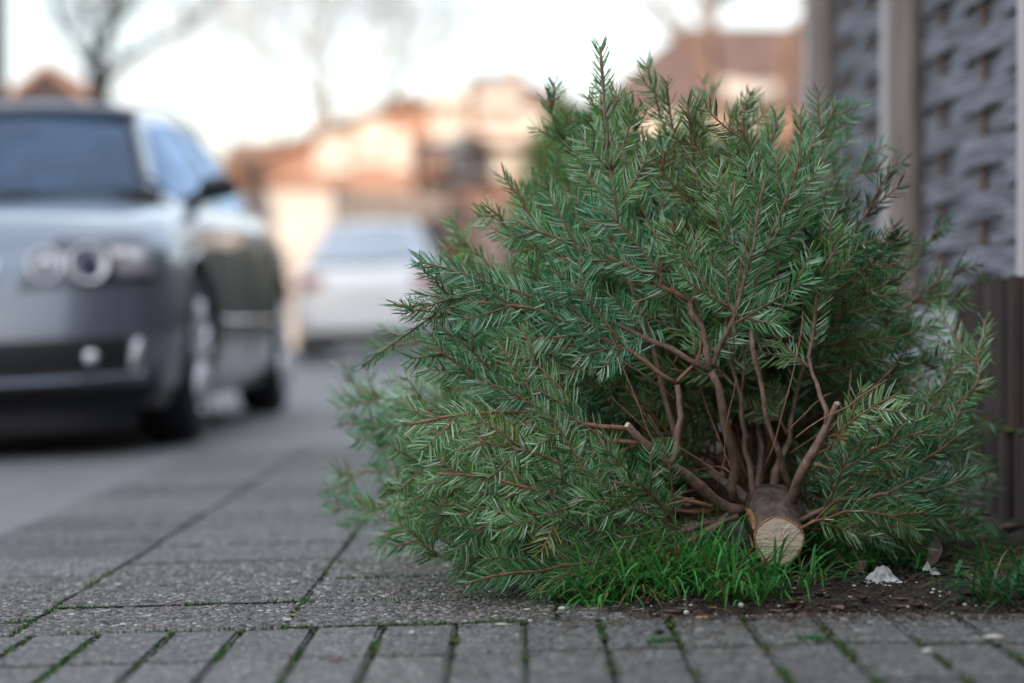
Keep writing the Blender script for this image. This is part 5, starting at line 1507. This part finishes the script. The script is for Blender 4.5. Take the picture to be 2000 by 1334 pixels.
while x < 1.25:
    joint_line((x, 2.6), (x, 3.5), 330 if i % 2 == 0 else 220, patch=0.62 if i % 2 == 0 else 0.5, w=0.003, seed=i * 3.7, hmax=0.012)
    x += 0.1075 if i % 2 == 0 else 0.099; i += 1
joint_line((-0.9, 3.2), (1.2, 3.2), 240, patch=0.3, w=0.003)
o = B.obj('joint_moss'); tag(o, 'small green seedlings and moss in the paving joints', 'moss', kind='stuff')
o = mb.obj('moss_cushions', M['moss'], None, True, fix=False); tag(o, 'tiny moss cushions between the slabs and bricks', 'moss', kind='stuff')
for (x_, y_) in [(1585,1250),(1290,1255)]:
    p = ground_at(x_, y_); B = Blades()
    for _ in range(60):
        a = rn.uniform(0, 6.28); B.blade((p.x + rn.gauss(0, .012), p.y + rn.gauss(0, .012), p.z), (math.cos(a), math.sin(a), 1.0), rn.uniform(.006, .014), 0.0016, 1.5, (0.03, 0.13, 0.03), 3)
    o = B.obj('weed_tuft'); tag(o, 'small weed tuft on the bricks %s' % ('right of the middle of the front row' if x_ > 1400 else 'beside the dark pebble'), 'weed', 'weed tufts on the bricks')

# lobed weed plants
def lobed_leaf(mbv, base, d, L, w, droop, col, B):
    base = Vector(base); d = Vector(d).normalized(); hor = Vector((d.x, d.y, 0)).normalized(); sd = Vector((-hor.y, hor.x, 0.15)).normalized()
    n = 14; n0 = len(B.V); p = base.copy()
    for i in range(n + 1):
        t = i / n
        lob = 0.45 + 0.55 * abs(math.sin(t * math.pi * 4.2))
        ww = w * math.sin(math.pi * min(1, 0.08 + t * 0.92)) ** 0.6 * lob * (0.35 + 0.65 * t)
        B.V += [p + sd * ww + Vector((0, 0, ww * .15)), p.copy(), p - sd * ww + Vector((0, 0, ww * .15))]
        B.C += [tuple(c * 0.95 for c in col), tuple(c * 1.35 for c in col), col]
        d = (d + Vector((0, 0, -1)) * droop / n).normalized(); p = p + d * L / n
        g = soil_z(p.x, p.y) + 0.002
        if p.z < g: p.z = g
    for i in range(n):
        a = n0 + i * 3; B.F += [(a, a + 1, a + 4, a + 3), (a + 1, a + 2, a + 5, a + 4)]
weeds = [(1775,1105,0.055,9,'lobed dandelion-like weed behind the white crumpled paper','dandelion weed'),(1790,1135,0.045,7,'small leafy weed between the white paper and the brown curled leaf','dandelion weed'),
         (1850,1075,0.05,7,'dark green weed at the foot of the palisade wall','dandelion weed'),(1865,1150,0.04,6,'little round-leaved weed right of the brown curled leaf','weed'),(1735,1075,0.05,8,'leafy weed under the fir branches at the right','dandelion weed'),
         (1660,1150,0.035,6,'small weed in the dark soil left of the white paper','weed')]
for (x_, y_, L, n, lab, cat) in weeds:
    p = ground_at(x_, y_); z = soil_z(p.x, p.y)
    t = empty('weed', (p.x, p.y, z), lab, cat, 'weeds in the soil bed')
    for k_ in range(n):
        a = k_ * 2.4 + rn.uniform(-.3, .3); B = Blades()
        kk = rn.uniform(.7, 1.2)
        lobed_leaf(None, (p.x, p.y, z), (math.cos(a), math.sin(a), rn.uniform(.3, 1.6)), L * rn.uniform(.7, 1.15), L * .20, rn.uniform(.6, 1.8), (0.045*kk, 0.17*kk, 0.06*kk), B)
        o = B.obj('leaf', t); o.matrix_parent_inverse = Matrix.Translation((-p.x, -p.y, -z))

# crumpled paper, dead leaves, chips and pebbles
M['paper'] = mat('crumpled_paper', (0.40,0.39,0.38), 0.6, var=(0.72,0.72,0.72), scale=55)
M['dead_leaf'] = mat('dead_leaf', (0.13,0.085,0.07), 0.7, var=(0.24,0.17,0.15), scale=60, bump=0.0008, bscale=200)
M['pale_leaf'] = mat('pale_dead_leaf', (0.24,0.18,0.165), 0.7, var=(0.34,0.26,0.24), scale=60, bump=0.0008, bscale=200)
M['dark_leaf'] = mat('rotting_leaf', (0.035,0.020,0.015), 0.75, var=(0.085,0.048,0.036), scale=60, bump=0.0008, bscale=200)
M['brown_leaf'] = mat('brown_leaf', (0.085,0.045,0.032), 0.75, var=(0.16,0.09,0.065), scale=60, bump=0.0008, bscale=200)
M['red_leaf'] = mat('dull_red_leaf', (0.20,0.035,0.045), 0.6, var=(0.28,0.07,0.07), scale=60)
M['chip'] = mat('orange_wood_chip', (0.42,0.19,0.10), 0.7, var=(0.55,0.30,0.18), scale=90, bump=0.0006, bscale=300)
M['pebble_white'] = mat('pale_pebble', (0.50,0.46,0.40), 0.6, var=(0.62,0.58,0.52), scale=60)
M['pebble_dark'] = mat('black_pebble', (0.006,0.006,0.008), 0.5)
def crumple(name, px_, py_, w, h, m, seed, label, cat, group=None, zup=0.0, n=15):
    p = ground_at(px_, py_); z = soil_z(p.x, p.y) if p.y > 3.5 else gz(p.x)
    r = random.Random(seed)
    mb = MB(); vs = []
    for i in range(n):
        for j in range(n):
            u, v = i / (n-1) - .5, j / (n-1) - .5
            q = Vector((u * 5 + seed, v * 5, 1)); q2 = Vector((u * 11, v * 11 + seed, 4))
            ridge = 1 - 2.2 * abs(mn.noise(q)) 
            env = max(0.0, 1 - (2 * math.hypot(u + .05, v - .1)) ** 1.5)
            x = u * w * (1.0 - 0.3 * env) + w * .10 * mn.noise(q2); y_ = v * w * 0.8 + w * .10 * mn.noise(q2 + Vector((9, 9, 9)))
            zz = h * (env * (0.45 + 0.55 * ridge) + 0.16 * abs(mn.noise(q2)) + 0.12 * (1 - env) * ridge * (0.3 + r.random())) + 0.002
            vs.append((x, y_, max(0.001, zz)))
    fs = []
    for i in range(n - 1):
        for j in range(n - 1):
            a = i * n + j
            fs += [(a, a + n, a + n + 1), (a, a + n + 1, a + 1)] if (i + j) % 2 else [(a, a + n, a + 1), (a + n, a + n + 1, a + 1)]
    mb.add(vs, fs); o = mb.obj(name, m)
    o.location = (p.x, p.y, z + zup); o.rotation_euler = (0, 0, r.uniform(-.4, .4))
    so = o.modifiers.new('thickness', 'SOLIDIFY'); so.thickness = 0.0006
    return tag(o, label, cat, group)
crumple('crumpled_paper', 1724, 1150, 0.058, 0.032, M['paper'], 4, 'crumpled white paper lying on the soil right of the trunk', 'paper')
crumple('paper_scrap', 1812, 1140, 0.016, 0.016, M['paper'], 5, 'small white scrap between the paper and the palisade wall', 'paper scrap')
crumple('paper_scrap', 1828, 1148, 0.018, 0.012, M['paper'], 9, 'tiny white scrap lying just right of the other small scrap', 'paper scrap')
def dead_leaf(px_, py_, L, w, m, label, cat='leaf', group=None, yaw=None, curl=1.0, up_=0.0, roll=0.0, name='dead_leaf', seed=None):
    r = random.Random(seed if seed is not None else int(px_ * 7 + py_))
    p = ground_at(px_, py_); z = soil_z(p.x, p.y) if p.y > 3.5 and p.x > 0 else gz(p.x)
    mb = MB(); vs = []; n, k = 10, 5
    c1, c2 = r.uniform(.5, 1.4) * curl, r.uniform(.5, 1.5) * curl
    for i in range(n + 1):
        t = i / n; ww = w * math.sin(math.pi * min(1, t * 0.97 + .03)) ** .7 * (1 + .12 * r.uniform(-1, 1))
        for j in range(k):
            u = -1 + 2 * j / (k - 1)
            vs.append(((t - .5) * L, u * ww / 2, 0.002 + c1 * ww * .35 * u * u + c2 * L * .25 * (t - .5) ** 2 * 2 + r.uniform(0, .04) * w))
    fs = [(i*k+j, (i+1)*k+j, (i+1)*k+j+1, i*k+j+1) for i in range(n) for j in range(k-1)]
    mb.add(vs, fs)
    o = mb.obj(name, m, None, True); o.location = (p.x, p.y, z + up_)
    o.rotation_euler = (roll, 0 if not up_ else 0, yaw if yaw is not None else r.uniform(0, 6.28))
    so = o.modifiers.new('thickness', 'SOLIDIFY'); so.thickness = 0.0005
    return tag(o, label, cat, group)
o = dead_leaf(1832, 1128, 0.050, 0.032, M['pale_leaf'], 'pale brown curled leaf standing upright beside the lobed weeds', seed=1); o.rotation_euler = (0.2, -1.25, 0.5); o.location.z += 0.022
o = dead_leaf(1690, 1135, 0.03, 0.022, M['pale_leaf'], 'greyish dead leaf leaning behind the white crumpled paper', seed=2); o.rotation_euler = (0.3, -0.9, 0.3); o.location.z += 0.012
o = dead_leaf(1022, 1213, 0.022, 0.010, M['chip'], 'small curled brown leaf standing on the slab left of the grass', seed=3); o.rotation_euler = (0.4, -1.2, 0.2); o.location.z += 0.009
dead_leaf(655, 1294, 0.026, 0.008, M['red_leaf'], 'dull red leaf lying on the front bricks', yaw=0.25, curl=.4, name='red_leaf')
dead_leaf(1978, 1078, 0.055, 0.03, M['dead_leaf'], 'brown piece of bark at the foot of the wall, right edge', cat='bark piece', yaw=0.5, name='bark_piece')
dead_leaf(1340, 1196, 0.030, 0.016, M['dead_leaf'], 'flat brown leaf at the edge of the soil below the grass', yaw=0.2, curl=.5)
dead_leaf(1460, 1168, 0.034, 0.012, M['chip'], 'light brown strip of bark in the grass left below the sawn trunk', cat='bark piece', yaw=-0.2, curl=.6, name='bark_piece')
def chip(px_, py_, sx, sy, sz, m, label, cat, yaw=0.0, name='wood_chip', rnd=False, group=None):
    p = ground_at(px_, py_); z = max(soil_z(p.x, p.y), gz(p.x)) if p.y > 3.45 and p.x > 0 else gz(p.x)
    mb = MB()
    if rnd:
        r = random.Random(int(px_)); mb.sphere((0, 0, 0), 1, 10, 7)
        mb.v = [(v[0]*sx/2*(1+r.uniform(-.12,.12)), v[1]*sy/2*(1+r.uniform(-.12,.12)), v[2]*sz/2) for v in mb.v]
        o = mb.obj(name, m, None, True)
    else:
        r = random.Random(int(px_)); mb.bbox(-sx/2, sx/2, -sy/2, sy/2, -sz/2, sz/2, sz * .25)
        mb.v = [(v[0] + r.uniform(-1,1)*sx*.06, v[1]*(1 - .35*v[0]/sx) + r.uniform(-1,1)*sy*.08, v[2]) for v in mb.v]
        o = mb.obj(name, m)
    o.location = (p.x, p.y, z + sz / 2 - 0.0005); o.rotation_euler = (0, 0, yaw)
    return tag(o, label, cat, group)
chip(1376, 1209, 0.022, 0.010, 0.004, M['chip'], 'orange wood chip on the brick edge below the grass', 'wood chip', 0.2)
chip(1385, 1190, 0.030, 0.004, 0.003, M['chip'], 'thin straw-coloured splinter leaning at the soil edge', 'wood chip', 0.6)
chip(575, 1203, 0.011, 0.006, 0.003, M['chip'], 'tiny orange chip in the mossy joint of the slabs', 'wood chip', 0.1)
chip(561, 1213, 0.013, 0.005, 0.004, M['pebble_white'], 'small white stick in the joint beside the orange chip', 'stick', 0.0, name='white_stick')
chip(1448, 1189, 0.010, 0.009, 0.009, M['pebble_white'], 'round cream pebble at the soil edge below the trunk', 'pebble', rnd=True, name='pebble')
chip(1341, 1202, 0.009, 0.008, 0.007, M['pebble_white'], 'grey-white pebble beside the flat brown leaf', 'pebble', rnd=True, name='pebble')
chip(1100, 1192, 0.018, 0.010, 0.006, M['pebble_white'], 'flat pale stone at the left tip of the grass', 'pebble', rnd=True, name='pebble')
chip(980, 1222, 0.022, 0.008, 0.004, M['pebble_white'], 'flat whitish flake on the slab edge', 'pebble', rnd=True, name='pebble')
chip(1288, 1240, 0.013, 0.011, 0.009, M['pebble_dark'], 'black pebble on the front bricks', 'pebble', rnd=True, name='pebble')
chip(805, 1240, 0.008, 0.007, 0.006, M['pebble_white'], 'tiny white pebble at the top of a brick joint', 'pebble', rnd=True, name='pebble')
chip(1942, 1248, 0.030, 0.014, 0.006, M['pebble_white'], 'blurred cream stone on the bricks near the lower right corner', 'pebble', rnd=True, name='pebble')
chip(1812, 1275, 0.016, 0.012, 0.006, M['pebble_white'], 'small blurred pale stone left below the cream stone', 'pebble', rnd=True, name='pebble')
# litter nobody could count: leaf crumbs, bark flakes, grit
mb = MB(); r = random.Random(77)
for i in range(2600):
    px_ = r.uniform(1080, 2000); py_ = 1120 + abs(r.gauss(0, 1)) * 38 if i % 3 else r.uniform(1180, 1215)
    p = ground_at(px_, min(py_, 1222)); 
    if p.x < 0.10: continue
    z = soil_z(p.x, p.y) if p.y > 3.5 else gz(p.x)
    s = r.uniform(.0015, .0075); a = r.uniform(0, 6.28); tl = r.uniform(-.5, .5)
    ux, uy = math.cos(a), math.sin(a)
    vs = [(p.x + ux*s, p.y + uy*s, z + .003 + tl*s), (p.x - uy*s*.6, p.y + ux*s*.6, z + .004), (p.x - ux*s, p.y - uy*s, z + .003 - tl*s*.3), (p.x + uy*s*.6, p.y - ux*s*.6, z + .0035), (p.x, p.y, z + .0045 + s*.3)]
    mb.add(vs, [(0,1,4),(1,2,4),(2,3,4),(3,0,4)])
o = mb.obj('leaf_litter', M['dark_leaf'], None, False, fix=False); tag(o, 'dark brown crumbs of rotting leaves on the soil bed', 'leaf litter', kind='stuff')
mb = MB()
for i in range(160):
    px_ = r.uniform(1080, 1960); py_ = r.uniform(1150, 1206)
    p = ground_at(px_, py_)
    if p.x < 0.12: continue
    z = soil_z(p.x, p.y) if p.y > 3.5 else gz(p.x)
    mb.sphere((p.x, p.y, z + .001), r.uniform(.0012, .0032), 6, 4, (1.3, 1, .7))
o = mb.obj('grit', M['pebble_white'], None, True, fix=False); tag(o, 'pale grit scattered along the edge of the soil bed', 'grit', kind='stuff')
for i in range(42):
    front = i % 3 == 0
    px_, py_ = r.uniform(1240 if front else 1480, 1970), (r.uniform(1184, 1206) if front else r.uniform(1125, 1200))
    L = r.uniform(.014, .036)
    place = 'on the ragged front edge of the soil' if front else 'on dark soil beside the wall and weeds' if px_ > 1760 else 'on the soil between grass and crumpled paper'
    m_, look = [(M['dark_leaf'], 'blackish rotting leaf'), (M['dead_leaf'], 'greyish brown dry leaf'), (M['brown_leaf'], 'reddish brown dead leaf')][i % 7 % 3]
    dead_leaf(px_, py_, L, L * .5, m_, look + ' lying ' + place, group='dead leaves on the soil bed', seed=i + 50, name='dead_leaf')
# fallen fir needles on soil and paving
mb = MB()
for i in range(1500):
    px_ = r.gauss(1300, 380); py_ = r.choice([r.uniform(1110, 1230), r.uniform(1120, 1330)])
    if not 700 < px_ < 1990: continue
    p = ground_at(px_, py_); z = soil_z(p.x, p.y) if p.y > 3.5 and p.x > .1 else gz(p.x)
    a = r.uniform(0, 6.28); l = r.uniform(.008, .013)
    mb.tube([(p.x - math.cos(a)*l, p.y - math.sin(a)*l, z + .0015), (p.x + math.cos(a)*l, p.y + math.sin(a)*l, z + .002)], [.0006, .0005], 3, False)
o = mb.obj('fallen_needles', mat('fallen_needle', (0.10,0.075,0.03), 0.6), None, False, fix=False); tag(o, 'brown fallen fir needles strewn over soil and paving', 'needles', kind='stuff')

# moss cushion on the soil by the wall, and needles shed on the paving
mb = MB(); r = random.Random(15)
for i in range(900):
    x, y = r.gauss(0.80, .06), r.gauss(3.98, .13)
    if not (0.62 < x < 0.93): continue
    mb.sphere((x, y, soil_z(x, y) + 0.001), r.uniform(.003, .009), 6, 4, (1, 1, .6))
o = mb.obj('moss_carpet', M['moss'], None, True, fix=False); tag(o, 'dull green moss carpet on the soil at the foot of the palisade wall', 'moss', kind='stuff')
